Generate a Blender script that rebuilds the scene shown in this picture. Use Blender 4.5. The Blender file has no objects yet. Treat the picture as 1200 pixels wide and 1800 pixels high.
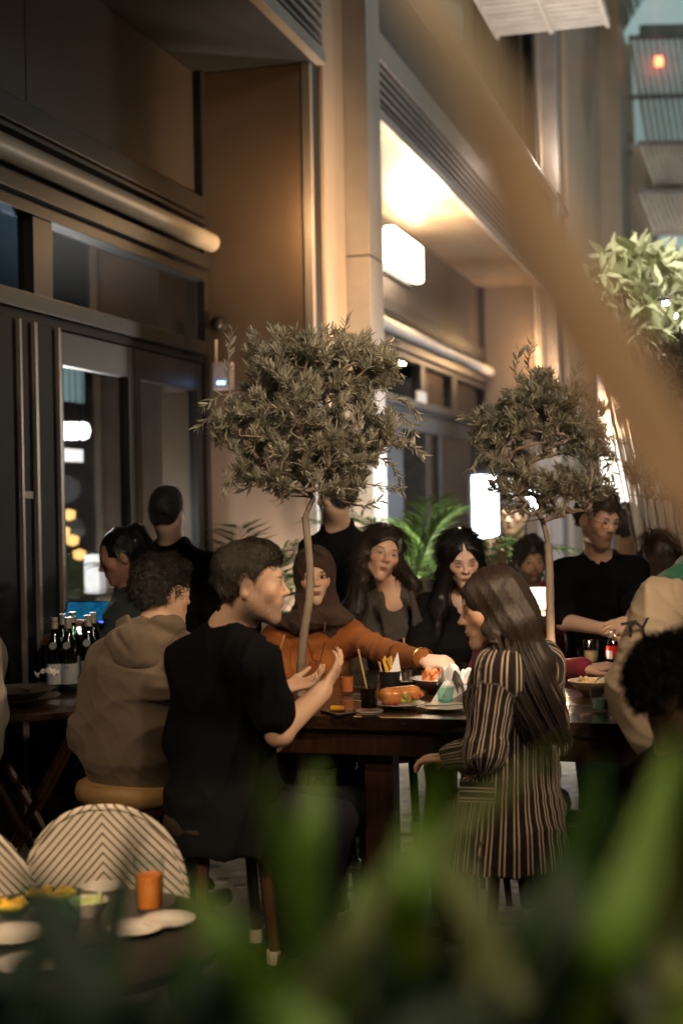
import bpy, math, random
import numpy as np
from mathutils import Vector, Matrix
SC = bpy.context.scene
COL = SC.collection
# ---------------------------------------------------------------- camera, world, lights, exposure
CAM_H, FPX = 1.68, 2500.0
_a, _p = math.radians(1.0), 20.0/FPX
FWD = Vector((0, math.cos(_p), -math.sin(_p)))
_r0 = Vector((1, 0, 0)); _u0 = _r0.cross(FWD)
RGT = _r0*math.cos(_a) - _u0*math.sin(_a)
UPV = _u0*math.cos(_a) + _r0*math.sin(_a)
CAM = Vector((0, 0, CAM_H))
cd = bpy.data.cameras.new('camera'); co = bpy.data.objects.new('camera', cd); COL.objects.link(co)
co.matrix_world = Matrix(((RGT.x, UPV.x, -FWD.x, CAM.x), (RGT.y, UPV.y, -FWD.y, CAM.y), (RGT.z, UPV.z, -FWD.z, CAM.z), (0, 0, 0, 1)))
cd.sensor_fit = 'VERTICAL'; cd.sensor_height = 36; cd.sensor_width = 24; cd.lens = 50
cd.clip_start = .05; cd.clip_end = 400
cd.dof.use_dof = True; cd.dof.focus_distance = 5.15; cd.dof.aperture_fstop = 1.9
SC.camera = co
SC.view_settings.view_transform = 'Standard'; SC.view_settings.look = 'None'
SC.view_settings.exposure = 0.4; SC.view_settings.gamma = 1.0
SC.view_settings.use_curve_mapping = False
SC.render.engine = 'CYCLES'
SC.cycles.use_denoising = True
SC.cycles.max_bounces = 5; SC.cycles.diffuse_bounces = 3; SC.cycles.glossy_bounces = 3
SC.cycles.transparent_max_bounces = 10; SC.cycles.transmission_bounces = 4
SC.cycles.caustics_reflective = False; SC.cycles.caustics_refractive = False
SC.cycles.sample_clamp_indirect = 4.0
W = bpy.data.worlds.new('World'); SC.world = W; W.use_nodes = True
_bg = W.node_tree.nodes['Background']
_sky = W.node_tree.nodes.new('ShaderNodeTexSky'); _sky.sky_type = 'NISHITA'; _sky.sun_disc = False
_sky.sun_elevation = math.radians(-4); _sky.sun_rotation = math.radians(200)
W.node_tree.links.new(_sky.outputs[0], _bg.inputs[0]); _bg.inputs[1].default_value = 0.06

def P(px, py, D):
    return CAM + RGT*((px-600)/FPX*D) + UPV*((900-py)/FPX*D) + FWD*D
def ray(px, py):
    return RGT*((px-600)/FPX) + UPV*((900-py)/FPX) + FWD
def G(px, py, z):
    d = ray(px, py); t = (z-CAM.z)/d.z
    return CAM + d*t
# facade frame: s along the wall, w out from it
UD = Vector((math.sin(math.radians(16.1)), math.cos(math.radians(16.1)), 0)); ND = Vector((UD.y, -UD.x, 0))
O0 = Vector((-3.7, 0, 0))
def F(s, w, z):
    return O0 + UD*s + ND*w + Vector((0, 0, z))
def s_at(px, w=0.0, py=880):      # s where the picture column meets the plane w
    d = ray(px, py); k = ND.dot(O0) + w
    t = k/ND.dot(d)
    return UD.dot(d*t - O0)

def light(kind, name, loc, energy, col, size=.05, aim=None, spot=None, blend=.6, size_y=None):
    l = bpy.data.lights.new(name, kind); l.energy = energy; l.color = col
    if kind in ('POINT', 'SPOT'): l.shadow_soft_size = size
    if kind == 'AREA':
        l.size = size
        if size_y: l.shape = 'RECTANGLE'; l.size_y = size_y
    if spot: l.spot_size = math.radians(spot); l.spot_blend = blend
    o = bpy.data.objects.new(name, l); COL.objects.link(o); o.location = loc
    if aim is not None:
        o.rotation_euler = (Vector(aim)-Vector(loc)).to_track_quat('-Z', 'Y').to_euler()
    return o
WARM = (1.0, .70, .42); WARM2 = (1.0, .60, .28); NEUT = (1.0, .88, .76); COOL = (.72, .84, 1.0)
# terrace spots over the dining table (unseen, no fixtures built), plus added fill spots
light('SPOT', 'table_spot', (0.15, 5.0, 3.7), 75, WARM, .05, (0.34, 5.55, .95), 34, .8)
light('SPOT', 'table_spot_right', (1.25, 3.25, 2.45), 105, WARM, .06, (-.05, 5.1, 1.4), 80, .8)
light('SPOT', 'terrace_spot_left', (-1.75, 3.3, 2.9), 62, WARM, .07, (0.1, 5.0, 1.1), 62, .9)
light('SPOT', 'terrace_spot_front', (0.9, 1.2, 3.0), 88, WARM, .10, (.2, 5.8, 1.6), 50, .9)
light('SPOT', 'crown_spot', (.6, 2.4, 3.9), 150, (1, .88, .70), .06, (.35, 5.5, 2.1), 42, .7)  # fill spot added to brighten the olive crowns
light('SPOT', 'napkin_spot', (.75, 4.9, 3.4), 170, (1, .88, .72), .03, G(805, 1215, .95), 9, .6)
light('SPOT', 'bistro_spot', (-.75, 1.7, 2.6), 230, WARM, .06, (-.52, 3.35, .8), 36, .8)  # added frontal fill for the chairs and the orange drink
light('SPOT', 'plant_spot', (0.3, -.1, 3.0), 62, (1, .92, .65), .1, (0.0, .9, 1.0), 64, .9)
light('SPOT', 'leaf_spot', (-.6, .7, 3.1), 120, WARM, .08, (0.26, .8, 1.85), 40, .9)
light('SPOT', 'street_lamp_light', (3.5, -5.0, 6.5), 330, (1, .86, .72), .5, (1.4, 9, 3.2), 70, .9)  # unseen lamp added behind the camera as general frontal fill
# wall washers and glows on the building; unseen plant spots last
light('SPOT', 'pillar_washer', F(9.1, 1.9, 2.75), 34, WARM2, .04, F(10.2, .72, 3.45), 50, .9)
light('POINT', 'pillar_corner_lamp', F(9.80, 1.02, 3.48), 17, WARM2, .03)
light('SPOT', 'pillar_face_washer', F(9.9, 2.5, 1.9), 420, (1, .66, .36), .05, F(10.35, .79, 3.2), 52, .8)
light('POINT', 'far_pillar_corner_lamp', F(20.2, 1.05, 3.6), 60, WARM2, .05)
light('POINT', 'fin_uplight', F(s_at(975, .9)-.25, 1.25, 6.3), 40, NEUT, .05)
light('SPOT', 'rib_washer', F(s_at(1003, .95)-1, 4.0, 2.2), 500, (1, .93, .78), .1, F(s_at(1030, .95), 1.0, 5.5), 60, .9)
light('SPOT', 'pillar_uplight', F(10.7, 1.9, .25), 800, (1, .86, .74), .06, F(10.8, .9, 1.7), 70, .8)
light('SPOT', 'pillar_uplight_side', F(9.55, .95, .5), 190, (1, .84, .72), .06, F(9.99, .68, 1.3), 60, .9)
light('SPOT', 'pillar_uplight_far', F(12.8, 1.5, .4), 500, (1, .84, .72), .08, F(12.2, .0, 1.8), 80, .9)
light('POINT', 'soffit_lamp_light', F(11.9, .42, 4.30), 55, (1, .80, .55), .10)
light('POINT', 'bay_lamp_light', F(15.0, .50, 4.10), 130, (1, .76, .48), .12)
light('SPOT', 'far_pillar_washer', F(18.2, 2.5, 2.4), 700, WARM2, .06, F(20.5, .6, 3.6), 50, .9)
light('POINT', 'entrance_glow', F(19.2, 2.9, 1.9), 240, COOL, .2)
light('POINT', 'terrace_far_glow', (4.3, 13.5, 2.4), 200, NEUT, .2)
light('SPOT', 'canopy_uplight', F(14.0, 3.2, 3.2), 700, NEUT, .1, F(17, 1.6, 7), 80, .9)
light('SPOT', 'palm_spot', (-1.2, 6.6, 3.2), 90, (1, .95, .8), .06, (-.55, 7.9, 1.4), 44, .8)  # fill added so the dark palm by the doors shows
light('SPOT', 'bush_spot', (.9, 8.6, 3.8), 900, (1, .95, .8), .06, (.55, 9.6, 1.0), 50, .8)
light('SPOT', 'tree_spot', (2.0, 6.4, 4.4), 520, (1, .95, .8), .06, (2.0, 8.6, 3.0), 60, .8)

# ---------------------------------------------------------------- node maths helper
class E:
    def __init__(s, nt, sock): s.nt, s.s = nt, sock
    def _m(s, op, *a, clamp=False):
        n = s.nt.nodes.new('ShaderNodeMath'); n.operation = op; n.use_clamp = clamp
        for i, x in enumerate((s,)+a):
            if isinstance(x, E): s.nt.links.new(x.s, n.inputs[i])
            else: n.inputs[i].default_value = x
        return E(s.nt, n.outputs[0])
    def __add__(s, o): return s._m('ADD', o)
    def __sub__(s, o): return s._m('SUBTRACT', o)
    def __mul__(s, o): return s._m('MULTIPLY', o)
    def __truediv__(s, o): return s._m('DIVIDE', o)
    def abs(s): return s._m('ABSOLUTE')
    def sqrt(s): return s._m('SQRT')
    def frac(s): return s._m('FRACT')
    def min(s, o): return s._m('MINIMUM', o)
    def max(s, o): return s._m('MAXIMUM', o)
    def sat(s): return s._m('ADD', 0.0, clamp=True)
    def gt(s, o): return s._m('GREATER_THAN', o)
    def lt(s, o): return s._m('LESS_THAN', o)
def xyz(nt, sock):
    n = nt.nodes.new('ShaderNodeSeparateXYZ'); nt.links.new(sock, n.inputs[0])
    return [E(nt, n.outputs[i]) for i in range(3)]
def attr(nt, name):
    n = nt.nodes.new('ShaderNodeAttribute'); n.attribute_name = name; return n
def mixc(nt, fac, a, b):
    n = nt.nodes.new('ShaderNodeMix'); n.data_type = 'RGBA'
    def put(i, v):
        if isinstance(v, E): nt.links.new(v.s, n.inputs[i])
        elif isinstance(v, bpy.types.NodeSocket): nt.links.new(v, n.inputs[i])
        elif isinstance(v, (int, float)): n.inputs[i].default_value = v
        else: n.inputs[i].default_value = (*v, 1) if len(v) == 3 else v
    put(0, fac); put(6, a); put(7, b)
    return n.outputs[2]
def noise(nt, vec=None, scale=5, detail=3, rough=.5, stretch=None):
    n = nt.nodes.new('ShaderNodeTexNoise'); n.inputs['Scale'].default_value = scale
    n.inputs['Detail'].default_value = detail; n.inputs['Roughness'].default_value = rough
    if vec is None:
        t = nt.nodes.new('ShaderNodeTexCoord'); vec = t.outputs['Object']
    if stretch:
        m = nt.nodes.new('ShaderNodeMapping'); m.inputs['Scale'].default_value = stretch
        nt.links.new(vec, m.inputs[0]); vec = m.outputs[0]
    nt.links.new(vec, n.inputs['Vector'])
    return n.outputs['Fac']
def bump(nt, bsdf, h, strength=.3, dist=.01):
    b = nt.nodes.new('ShaderNodeBump'); b.inputs['Strength'].default_value = strength; b.inputs['Distance'].default_value = dist
    nt.links.new(h.s if isinstance(h, E) else h, b.inputs['Height']); nt.links.new(b.outputs[0], bsdf.inputs['Normal'])
_M = {}
def mat(name, col, rough=.6, metal=0, var=.25, scale=6, bmp=.15, bscale=60, bdist=.003, emit=None, spec=.5, coat=0, stretch=None, sheen=0, trans=0, alpha=1, col2=None):
    if name in _M: return _M[name]
    m = bpy.data.materials.new(name); m.use_nodes = True; nt = m.node_tree
    b = nt.nodes['Principled BSDF']; b.inputs['Roughness'].default_value = rough; b.inputs['Metallic'].default_value = metal
    b.inputs['Specular IOR Level'].default_value = spec; b.inputs['Coat Weight'].default_value = coat
    b.inputs['Sheen Weight'].default_value = sheen
    if trans: b.inputs['Transmission Weight'].default_value = trans
    if alpha < 1: b.inputs['Alpha'].default_value = alpha
    f = noise(nt, None, scale, 4, .55, stretch)
    c2 = col2 or tuple(c*(1-var) for c in col); c1 = col if col2 else tuple(min(1, c*(1+var*.6)) for c in col)
    r = nt.nodes.new('ShaderNodeMapRange'); r.inputs[1].default_value = .3; r.inputs[2].default_value = .7
    nt.links.new(f, r.inputs[0])
    nt.links.new(mixc(nt, E(nt, r.outputs[0]), c2, c1), b.inputs['Base Color'])
    if bmp: bump(nt, b, noise(nt, None, bscale, 3, .6, stretch), bmp, bdist)
    if emit:
        b.inputs['Emission Color'].default_value = (*emit[0], 1); b.inputs['Emission Strength'].default_value = emit[1]
    _M[name] = m; return m
def glass_mat(name, tint=(1, 1, 1), gloss=.12, rough=.02, fres=1.45):
    if name in _M: return _M[name]
    m = bpy.data.materials.new(name); m.use_nodes = True; nt = m.node_tree; nt.nodes.clear()
    o = nt.nodes.new('ShaderNodeOutputMaterial'); t = nt.nodes.new('ShaderNodeBsdfTransparent'); t.inputs[0].default_value = (*tint, 1)
    g = nt.nodes.new('ShaderNodeBsdfGlossy'); g.inputs['Roughness'].default_value = rough
    fr = nt.nodes.new('ShaderNodeLayerWeight'); fr.inputs[0].default_value = .5
    f = E(nt, fr.outputs['Facing']); f = (f*f*f*f*.6+gloss).sat()
    mx = nt.nodes.new('ShaderNodeMixShader'); nt.links.new(f.s, mx.inputs[0]); nt.links.new(t.outputs[0], mx.inputs[1]); nt.links.new(g.outputs[0], mx.inputs[2])
    nt.links.new(mx.outputs[0], o.inputs[0]); _M[name] = m; return m

# ---------------------------------------------------------------- mesh helpers
def link(name, me, m=None, parent=None, smooth=False):
    o = bpy.data.objects.new(name, me); COL.objects.link(o)
    if m is not None and not me.materials: me.materials.append(m)
    if parent is not None:
        o.parent = parent
        o.matrix_parent_inverse = parent.matrix_basis.inverted()
    if smooth: me.shade_smooth()
    return o
def tag(o, label, cat, group=None, kind=None):
    if label: o['label'] = label
    if cat: o['category'] = cat
    if group: o['group'] = group
    if kind: o['kind'] = kind
    return o
def empty(name, loc, label=None, cat=None, group=None, rz=0):
    o = bpy.data.objects.new(name, None); COL.objects.link(o); o.location = loc; o.rotation_euler = (0, 0, rz); o.empty_display_size = .1
    if label: tag(o, label, cat, group)
    return o
def mesh_np(name, V, Q):
    me = bpy.data.meshes.new(name); V = np.asarray(V, dtype=np.float32)
    if isinstance(Q, np.ndarray) and Q.ndim == 2:
        n = Q.shape[1]; me.vertices.add(len(V)); me.vertices.foreach_set('co', V.ravel())
        me.loops.add(Q.size); me.loops.foreach_set('vertex_index', Q.astype(np.int32).ravel())
        me.polygons.add(len(Q)); me.polygons.foreach_set('loop_start', np.arange(0, Q.size, n, dtype=np.int32))
        me.update(calc_edges=True); me.validate()
    else:
        me.from_pydata([tuple(v) for v in V], [], [list(q) for q in Q]); me.update()
    return me
class MB:
    def __init__(s): s.v = []; s.f = []
    def add(s, v, f):
        k = len(s.v); s.v += [tuple(x) for x in v]; s.f += [[i+k for i in q] for q in f]; return s
    def hexa(s, c):  # 8 corners: bottom 4 ccw, top 4 ccw
        return s.add(c, [(3, 2, 1, 0), (4, 5, 6, 7), (0, 1, 5, 4), (1, 2, 6, 5), (2, 3, 7, 6), (3, 0, 4, 7)])
    def box(s, c, sz, R=None, bev=0):
        x, y, z = sz[0]/2, sz[1]/2, sz[2]/2
        pts = [Vector(p) for p in ((-x, -y, -z), (x, -y, -z), (x, y, -z), (-x, y, -z), (-x, -y, z), (x, -y, z), (x, y, z), (-x, y, z))]
        if R is not None: pts = [R @ p for p in pts]
        return s.hexa([Vector(c)+p for p in pts])
    def fbox(s, s0, s1, w0, w1, z0, z1):
        if s1 < s0: s0, s1 = s1, s0
        if w1 < w0: w0, w1 = w1, w0
        return s.hexa([F(s0, w0, z0), F(s0, w1, z0), F(s1, w1, z0), F(s1, w0, z0), F(s0, w0, z1), F(s0, w1, z1), F(s1, w1, z1), F(s1, w0, z1)])
    def tube(s, pts, r, n=8, cap=True):
        pts = [Vector(p) for p in pts]; rs = r if isinstance(r, (list, tuple)) else [r]*len(pts)
        rings = []; t0 = (pts[1]-pts[0]).normalized(); u = t0.orthogonal().normalized()
        for i, p in enumerate(pts):
            t = ((pts[min(i+1, len(pts)-1)]-pts[max(i-1, 0)])).normalized()
            u = (u - t*u.dot(t)); u = u.normalized() if u.length > 1e-6 else t.orthogonal().normalized()
            w = t.cross(u)
            rings.append([p + (u*math.cos(2*math.pi*k/n)+w*math.sin(2*math.pi*k/n))*rs[i] for k in range(n)])
        v = [q for R_ in rings for q in R_]; f = []
        for i in range(len(pts)-1):
            for k in range(n):
                a = i*n+k; b = i*n+(k+1) % n; f.append((a, b, b+n, a+n))
        if cap: f.append(tuple(range(n))[::-1]); f.append(tuple((len(pts)-1)*n+k for k in range(n)))
        return s.add(v, f)
    def lathe(s, prof, c=(0, 0, 0), n=28, R=None):
        v = []; f = []; c = Vector(c)
        for r, z in prof:
            for k in range(n):
                a = 2*math.pi*k/n; p = Vector((r*math.cos(a), r*math.sin(a), z))
                if R is not None: p = R @ p
                v.append(c+p)
        for i in range(len(prof)-1):
            for k in range(n):
                a = i*n+k; b = i*n+(k+1) % n; f.append((a, b, b+n, a+n))
        if prof[0][0] > 1e-5: f.append(tuple(range(n))[::-1])
        if prof[-1][0] > 1e-5: f.append(tuple((len(prof)-1)*n+k for k in range(n)))
        return s.add(v, f)
    def build(s, name, m, parent=None, smooth=False, bevel=0, seg=2, angle=40):
        me = bpy.data.meshes.new(name); me.from_pydata(s.v, [], s.f); me.update()
        if bevel:
            import bmesh
            bm = bmesh.new(); bm.from_mesh(me)
            es = [e for e in bm.edges if len(e.link_faces) == 2 and e.calc_face_angle(0) > math.radians(35)]
            bmesh.ops.bevel(bm, geom=es, offset=bevel, segments=seg, profile=.7, affect='EDGES'); bm.to_mesh(me); bm.free()
        if smooth:
            me.shade_smooth(); 
            try: me.set_sharp_from_angle(angle=math.radians(angle))
            except Exception: pass
        o = link(name, me, m, parent)
        return o
def copy_tree(o, loc=None, rz=None, label=None, parent=None):
    c = o.copy(); COL.objects.link(c)
    if parent is not None: c.parent = parent
    if loc is not None: c.location = loc
    if rz is not None: c.rotation_euler = (0, 0, rz)
    if label: c['label'] = label
    for ch in list(o.children): copy_tree(ch, parent=c)
    return c

# ---------------------------------------------------------------- implicit surfaces (smooth unions) -> one continuous mesh
f32 = np.float32
def V3(a): return np.array([a[0], a[1], a[2]], dtype=np.float64)
def cap(a, b, ra, rb=None, k=.02, op=1):
    rb = ra if rb is None else rb
    return ecap(a, b, (ra, ra), (rb, rb), (1, .31, .17), k, op)
def ecap(a, b, ra, rb, xd, k=.03, op=1):
    a = V3(a); b = V3(b); ax = b-a; L = np.linalg.norm(ax)
    if L < 1e-5: ax = np.array([0, 0, 1.]); L = 1e-5
    w = ax/np.linalg.norm(ax); x = V3(xd); x = x-w*(x@w)
    if np.linalg.norm(x) < 1e-4: x = np.cross(w, [0.3, 1, .2])
    x /= np.linalg.norm(x); y = np.cross(w, x)
    mx = max(ra[0], ra[1], rb[0], rb[1])
    lo = np.minimum(a, b)-mx; hi = np.maximum(a, b)+mx
    return dict(t='c', a=a, M=np.stack([x, y, w], 1), L=L, ra=ra, rb=rb, k=k, op=op, lo=lo, hi=hi)
def ell(c, r, R=None, k=.02, op=1):
    c = V3(c); R = np.eye(3) if R is None else np.array(R, dtype=float)  # columns = axes
    r = (r, r, r) if isinstance(r, (int, float)) else r
    ext = np.sqrt(((R*np.array(r))**2).sum(1))
    return dict(t='e', a=c, M=R, r=np.array(r, dtype=float), k=k, op=op, lo=c-ext, hi=c+ext)
def dist(q, p):
    l = (p - q['a'].astype(f32)) @ q['M'].astype(f32)
    if q['t'] == 'c':
        u, v, w = l[:, 0], l[:, 1], l[:, 2]; L = q['L']
        t = np.clip(w/f32(L), 0, 1); ra, rb = q['ra'], q['rb']
        rx = f32(ra[0])+f32(rb[0]-ra[0])*t
        if ra[0] == ra[1] and rb[0] == rb[1]:
            return np.sqrt(u*u+v*v+(w-t*f32(L))**2)-rx
        ry = f32(ra[1])+f32(rb[1]-ra[1])*t; rm = np.minimum(rx, ry); ov = (w-t*f32(L))/rm
        k0 = np.sqrt((u/rx)**2+(v/ry)**2+ov*ov)+1e-6
        k1 = np.sqrt((u/(rx*rx))**2+(v/(ry*ry))**2+(ov/rm)**2)+1e-6
        return np.where(k0 < .2, (k0-1)*rm, k0*(k0-1)/k1)
    r = q['r'].astype(f32); a = l/r; k0 = np.sqrt((a*a).sum(1))+1e-6; b = a/r; k1 = np.sqrt((b*b).sum(1))+1e-6
    return np.where(k0 < .2, (k0-1)*r.min(), k0*(k0-1)/k1)
def comb(d, e, k, op):
    k = f32(k)
    if op > 0:
        h = np.clip(.5+.5*(e-d)/k, 0, 1); return e*(1-h)+d*h-k*h*(1-h)
    e = -e; h = np.clip(.5-.5*(e-d)/k, 0, 1); return e*(1-h)+d*h+k*h*(1-h)
def field(prims, p):
    d = np.full(len(p), 9, f32)
    for q in prims: d = comb(d, dist(q, p), q['k'], q['op'])
    return d
def polygonize(name, prims, h, disp=None, amp=0.0):
    lo = np.min([q['lo'] for q in prims if q['op'] > 0], 0)-.03-amp; hi = np.max([q['hi'] for q in prims if q['op'] > 0], 0)+.03+amp
    B = 8; nb = np.ceil((hi-lo)/(B*h)).astype(int)+1; rad = B*h*.87
    gi = np.stack(np.meshgrid(*[np.arange(n) for n in nb], indexing='ij'), -1).reshape(-1, 3)
    cen = (lo + (gi*B+(B-1)/2)*h).astype(f32)
    DC = np.stack([dist(q, cen) for q in prims])
    dc = np.full(len(cen), 9, f32)
    for q, e in zip(prims, DC): dc = comb(dc, e, q['k'], q['op'])
    V = np.where(dc < 0, f32(-1), f32(1)).reshape(*nb)
    V = V.repeat(B, 0).repeat(B, 1).repeat(B, 2)
    act = np.nonzero(np.abs(dc) < rad*1.35+.012+amp)[0]
    off = np.stack(np.meshgrid(*[np.arange(B)]*3, indexing='ij'), -1).reshape(-1, 3)
    pts = (lo + (gi[act][:, None, :]*B+off[None])*h).astype(f32)
    d = np.full((len(act), B**3), 9, f32)
    for q, e in zip(prims, DC):
        ea = e[act]
        if q['op'] > 0: sel = np.nonzero(ea < np.maximum(dc[act], 0)+2.2*rad+q['k'])[0]
        else: sel = np.nonzero(ea < rad*1.5+q['k'])[0]
        if len(sel) == 0: continue
        dd = dist(q, pts[sel].reshape(-1, 3)).reshape(len(sel), -1)
        d[sel] = comb(d[sel], dd, q['k'], q['op'])
    if disp is not None: d = d-disp(pts.reshape(-1, 3)).reshape(d.shape).astype(f32)
    ii = gi[act][:, None, :]*B+off[None]
    V[ii[..., 0], ii[..., 1], ii[..., 2]] = d
    S = V < 0; nx, ny, nz = V.shape; strides = np.array([ny*nz, nz, 1])
    cells = []; posn = []; quads = []
    for ax in range(3):
        a = [slice(None)]*3; b = [slice(None)]*3; a[ax] = slice(0, -1); b[ax] = slice(1, None)
        e = np.argwhere(S[tuple(a)] != S[tuple(b)])
        o1, o2 = [(1, 2), (2, 0), (0, 1)][ax]
        e = e[(e[:, o1] > 0) & (e[:, o2] > 0) & (e[:, o1] < V.shape[o1]-1) & (e[:, o2] < V.shape[o2]-1)]
        e2 = e.copy(); e2[:, ax] += 1
        v0 = V[e[:, 0], e[:, 1], e[:, 2]]; v1 = V[e2[:, 0], e2[:, 1], e2[:, 2]]
        t = v0/(v0-v1); pp = e.astype(np.float64); pp[:, ax] += t
        d1 = np.zeros(3, int); d1[o1] = 1; d2 = np.zeros(3, int); d2[o2] = 1
        cc = [(e-d1-d2)@strides, (e-d2)@strides, e@strides, (e-d1)@strides]
        for c in cc: cells.append(c); posn.append(pp)
        q = np.stack(cc, 1); fl = v0 > 0; q[fl] = q[fl][:, ::-1]; quads.append(q)
    cells = np.concatenate(cells); posn = np.concatenate(posn); quads = np.concatenate(quads)
    u, inv = np.unique(cells, return_inverse=True); inv = inv.ravel()
    cnt = np.bincount(inv); co_ = np.stack([np.bincount(inv, posn[:, i])/cnt for i in range(3)], 1)
    Q = np.searchsorted(u, quads)
    co_ = lo+co_*h
    # one relaxation pass
    acc = np.zeros_like(co_); n_ = np.zeros(len(co_))
    for i, j in ((0, 1), (1, 2), (2, 3), (3, 0)):
        for a_, b_ in ((i, j), (j, i)):
            for c in range(3): acc[:, c] += np.bincount(Q[:, a_], co_[Q[:, b_], c], len(co_))
            n_ += np.bincount(Q[:, a_], minlength=len(co_))
    co_ = co_*.6+.4*acc/np.maximum(n_, 1)[:, None]
    me = mesh_np(name, co_, Q); me.shade_smooth()
    return me, co_
def setattr_vec(me, name, A):
    at = me.attributes.new(name, 'FLOAT_VECTOR', 'POINT'); at.data.foreach_set('vector', np.asarray(A, dtype=f32).ravel())
# ================================================================ THE SETTING
def struct(o): o['kind'] = 'structure'; return o
M_floor = mat('terrazzo', (.20, .175, .15), .55, var=.35, scale=2.5, bmp=.1, bscale=90)
_nt = M_floor.node_tree; _b = _nt.nodes['Principled BSDF']
_v = _nt.nodes.new('ShaderNodeTexVoronoi'); _v.inputs['Scale'].default_value = 9; _tc = _nt.nodes.new('ShaderNodeTexCoord'); _nt.links.new(_tc.outputs['Object'], _v.inputs['Vector'])
_x = xyz(_nt, _v.outputs['Color']); _chip = (E(_nt, _v.outputs['Distance'])).lt(.34)*_x[0].gt(.55)
_chd = (E(_nt, _v.outputs['Distance'])).lt(.36)*_x[1].lt(.16)
_base = _b.inputs['Base Color'].links[0].from_socket
_nt.links.new(mixc(_nt, _chd, mixc(_nt, _chip, _base, (.36, .33, .29)), (.03, .028, .025)), _b.inputs['Base Color'])
m = MB(); m.add([(-60, -20, 0), (60, -20, 0), (60, 120, 0), (-60, 120, 0)], [(0, 1, 2, 3)])
g = struct(m.build('terrace_floor', M_floor))

M_panel = mat('bronze_cladding', (.062, .050, .043), .45, metal=.25, var=.14, scale=1.2, bmp=.05, bscale=200)
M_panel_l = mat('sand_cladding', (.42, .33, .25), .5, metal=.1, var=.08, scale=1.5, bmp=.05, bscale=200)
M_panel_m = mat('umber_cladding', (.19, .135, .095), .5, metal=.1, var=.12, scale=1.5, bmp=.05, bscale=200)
M_dark = mat('dark_frame', (.009, .0085, .0085), .6, metal=0, var=.2, bmp=.04, spec=.2)
M_frame = mat('bronze_frame', (.021, .018, .017), .45, metal=.1, var=.15, bmp=.04)
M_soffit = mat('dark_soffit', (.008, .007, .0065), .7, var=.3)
M_fascia = mat('fascia_metal', (.36, .31, .27), .42, metal=.3, var=.12, scale=3)
M_fin = mat('fin_metal', (.34, .30, .27), .4, metal=.3, var=.15, scale=3)
M_roll = mat('awning_cassette', (.42, .37, .31), .45, var=.12, scale=4)
M_conc = mat('interior_wall', (.10, .085, .075), .8, var=.3)
M_gl = glass_mat('window_glass', (.66, .68, .70), .045, .015)
M_gl_b = glass_mat('blue_window_glass', (.45, .6, .75), .10, .03)
M_white = mat('matte_white', (.62, .58, .55), .6, var=.08)

bld = empty('restaurant_building', F(10, .3, 0), 'dark bronze clad restaurant building with tall glazed bays and louvred fascia', 'building')
def bp(name, mb, m, **k): return mb.build(name, m, bld, **k)
SP = 10.0            # side wall of the first pillar
SQ = 20.4            # side wall of the second pillar
ZS = 4.57            # soffit height
# upper wall panels (pieces with open joints)
for a, b_ in ((1.0, 7.63), (7.64, SP)):
    bp('wall_panel', MB().fbox(a, b_, -.25, 0, 3.72, ZS), M_panel, bevel=.004)
for a, b_ in ((11.4, 15.9), (15.91, SQ)):
    bp('wall_panel', MB().fbox(a, b_, -.25, 0, 3.72, ZS), M_panel, bevel=.004)
# pillars
def pillar(s0, s1):
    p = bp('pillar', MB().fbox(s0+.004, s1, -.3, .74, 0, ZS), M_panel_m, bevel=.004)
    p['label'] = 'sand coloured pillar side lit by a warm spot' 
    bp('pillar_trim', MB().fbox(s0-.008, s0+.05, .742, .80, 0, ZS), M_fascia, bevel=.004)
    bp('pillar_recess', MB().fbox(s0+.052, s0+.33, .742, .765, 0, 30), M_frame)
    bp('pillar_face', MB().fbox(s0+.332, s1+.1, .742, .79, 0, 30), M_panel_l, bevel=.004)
    bp('pillar_fin', MB().fbox(s0+.84, s0+1.22, .792, .965, 0, 30), M_fin, bevel=.006)
    bp('corner_post', MB().fbox(s0-.07, s0-.003, .002, .06, 0, ZS), M_frame, bevel=.004)
pillar(SP, SP+1.42); pillar(SQ, SQ+1.42)
for z in (3.42, 6.4):
    bp('fin_joint', MB().fbox(SP+.839, SP+1.221, .791, .967, z, z+.012), M_dark)
# soffits
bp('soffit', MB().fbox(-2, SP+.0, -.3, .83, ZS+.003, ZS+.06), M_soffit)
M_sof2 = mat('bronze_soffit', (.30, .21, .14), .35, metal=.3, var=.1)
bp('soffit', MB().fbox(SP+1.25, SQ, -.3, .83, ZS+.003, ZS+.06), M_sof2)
# fascia: lower lip, louvre slats, plain band above
def fascia(s0, s1, nsl):
    bp('fascia_lip', MB().fbox(s0, s1, .832, .90, ZS-.015, ZS+.075), M_fascia, bevel=.005)
    bp('louvre_back', MB().fbox(s0, s1, .60, .64, ZS+.07, ZS+.46), M_soffit)
    for i in range(nsl):
        z = ZS+.115+i*.34/nsl
        mb = MB(); mb.hexa([F(s0, .74, z+.035), F(s0, .885, z), F(s1, .885, z), F(s1, .74, z+.035), F(s0, .74, z+.05), F(s0, .885, z+.018), F(s1, .885, z+.018), F(s1, .74, z+.05)])
        bp('louvre_slat', mb, M_fin)
    bp('fascia_band', MB().fbox(s0, s1, .80, .895, ZS+.455, ZS+.66), M_fascia, bevel=.005)
    n = max(1, int((s1-s0)/3))
    for i in range(n):
        a = s0+(s1-s0)*i/n; c = s0+(s1-s0)*(i+1)/n
        bp('cladding_panel', MB().fbox(a+.004, c-.004, .78, .86, ZS+.664, 5.86), M_panel, bevel=.004)
    bp('floor_ledge', MB().fbox(s0, s1, .5, .97, 5.863, 5.93), M_fascia, bevel=.006)
fascia(1.0, SP+.04, 5); fascia(SP+1.24, 34.0, 5)
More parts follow.
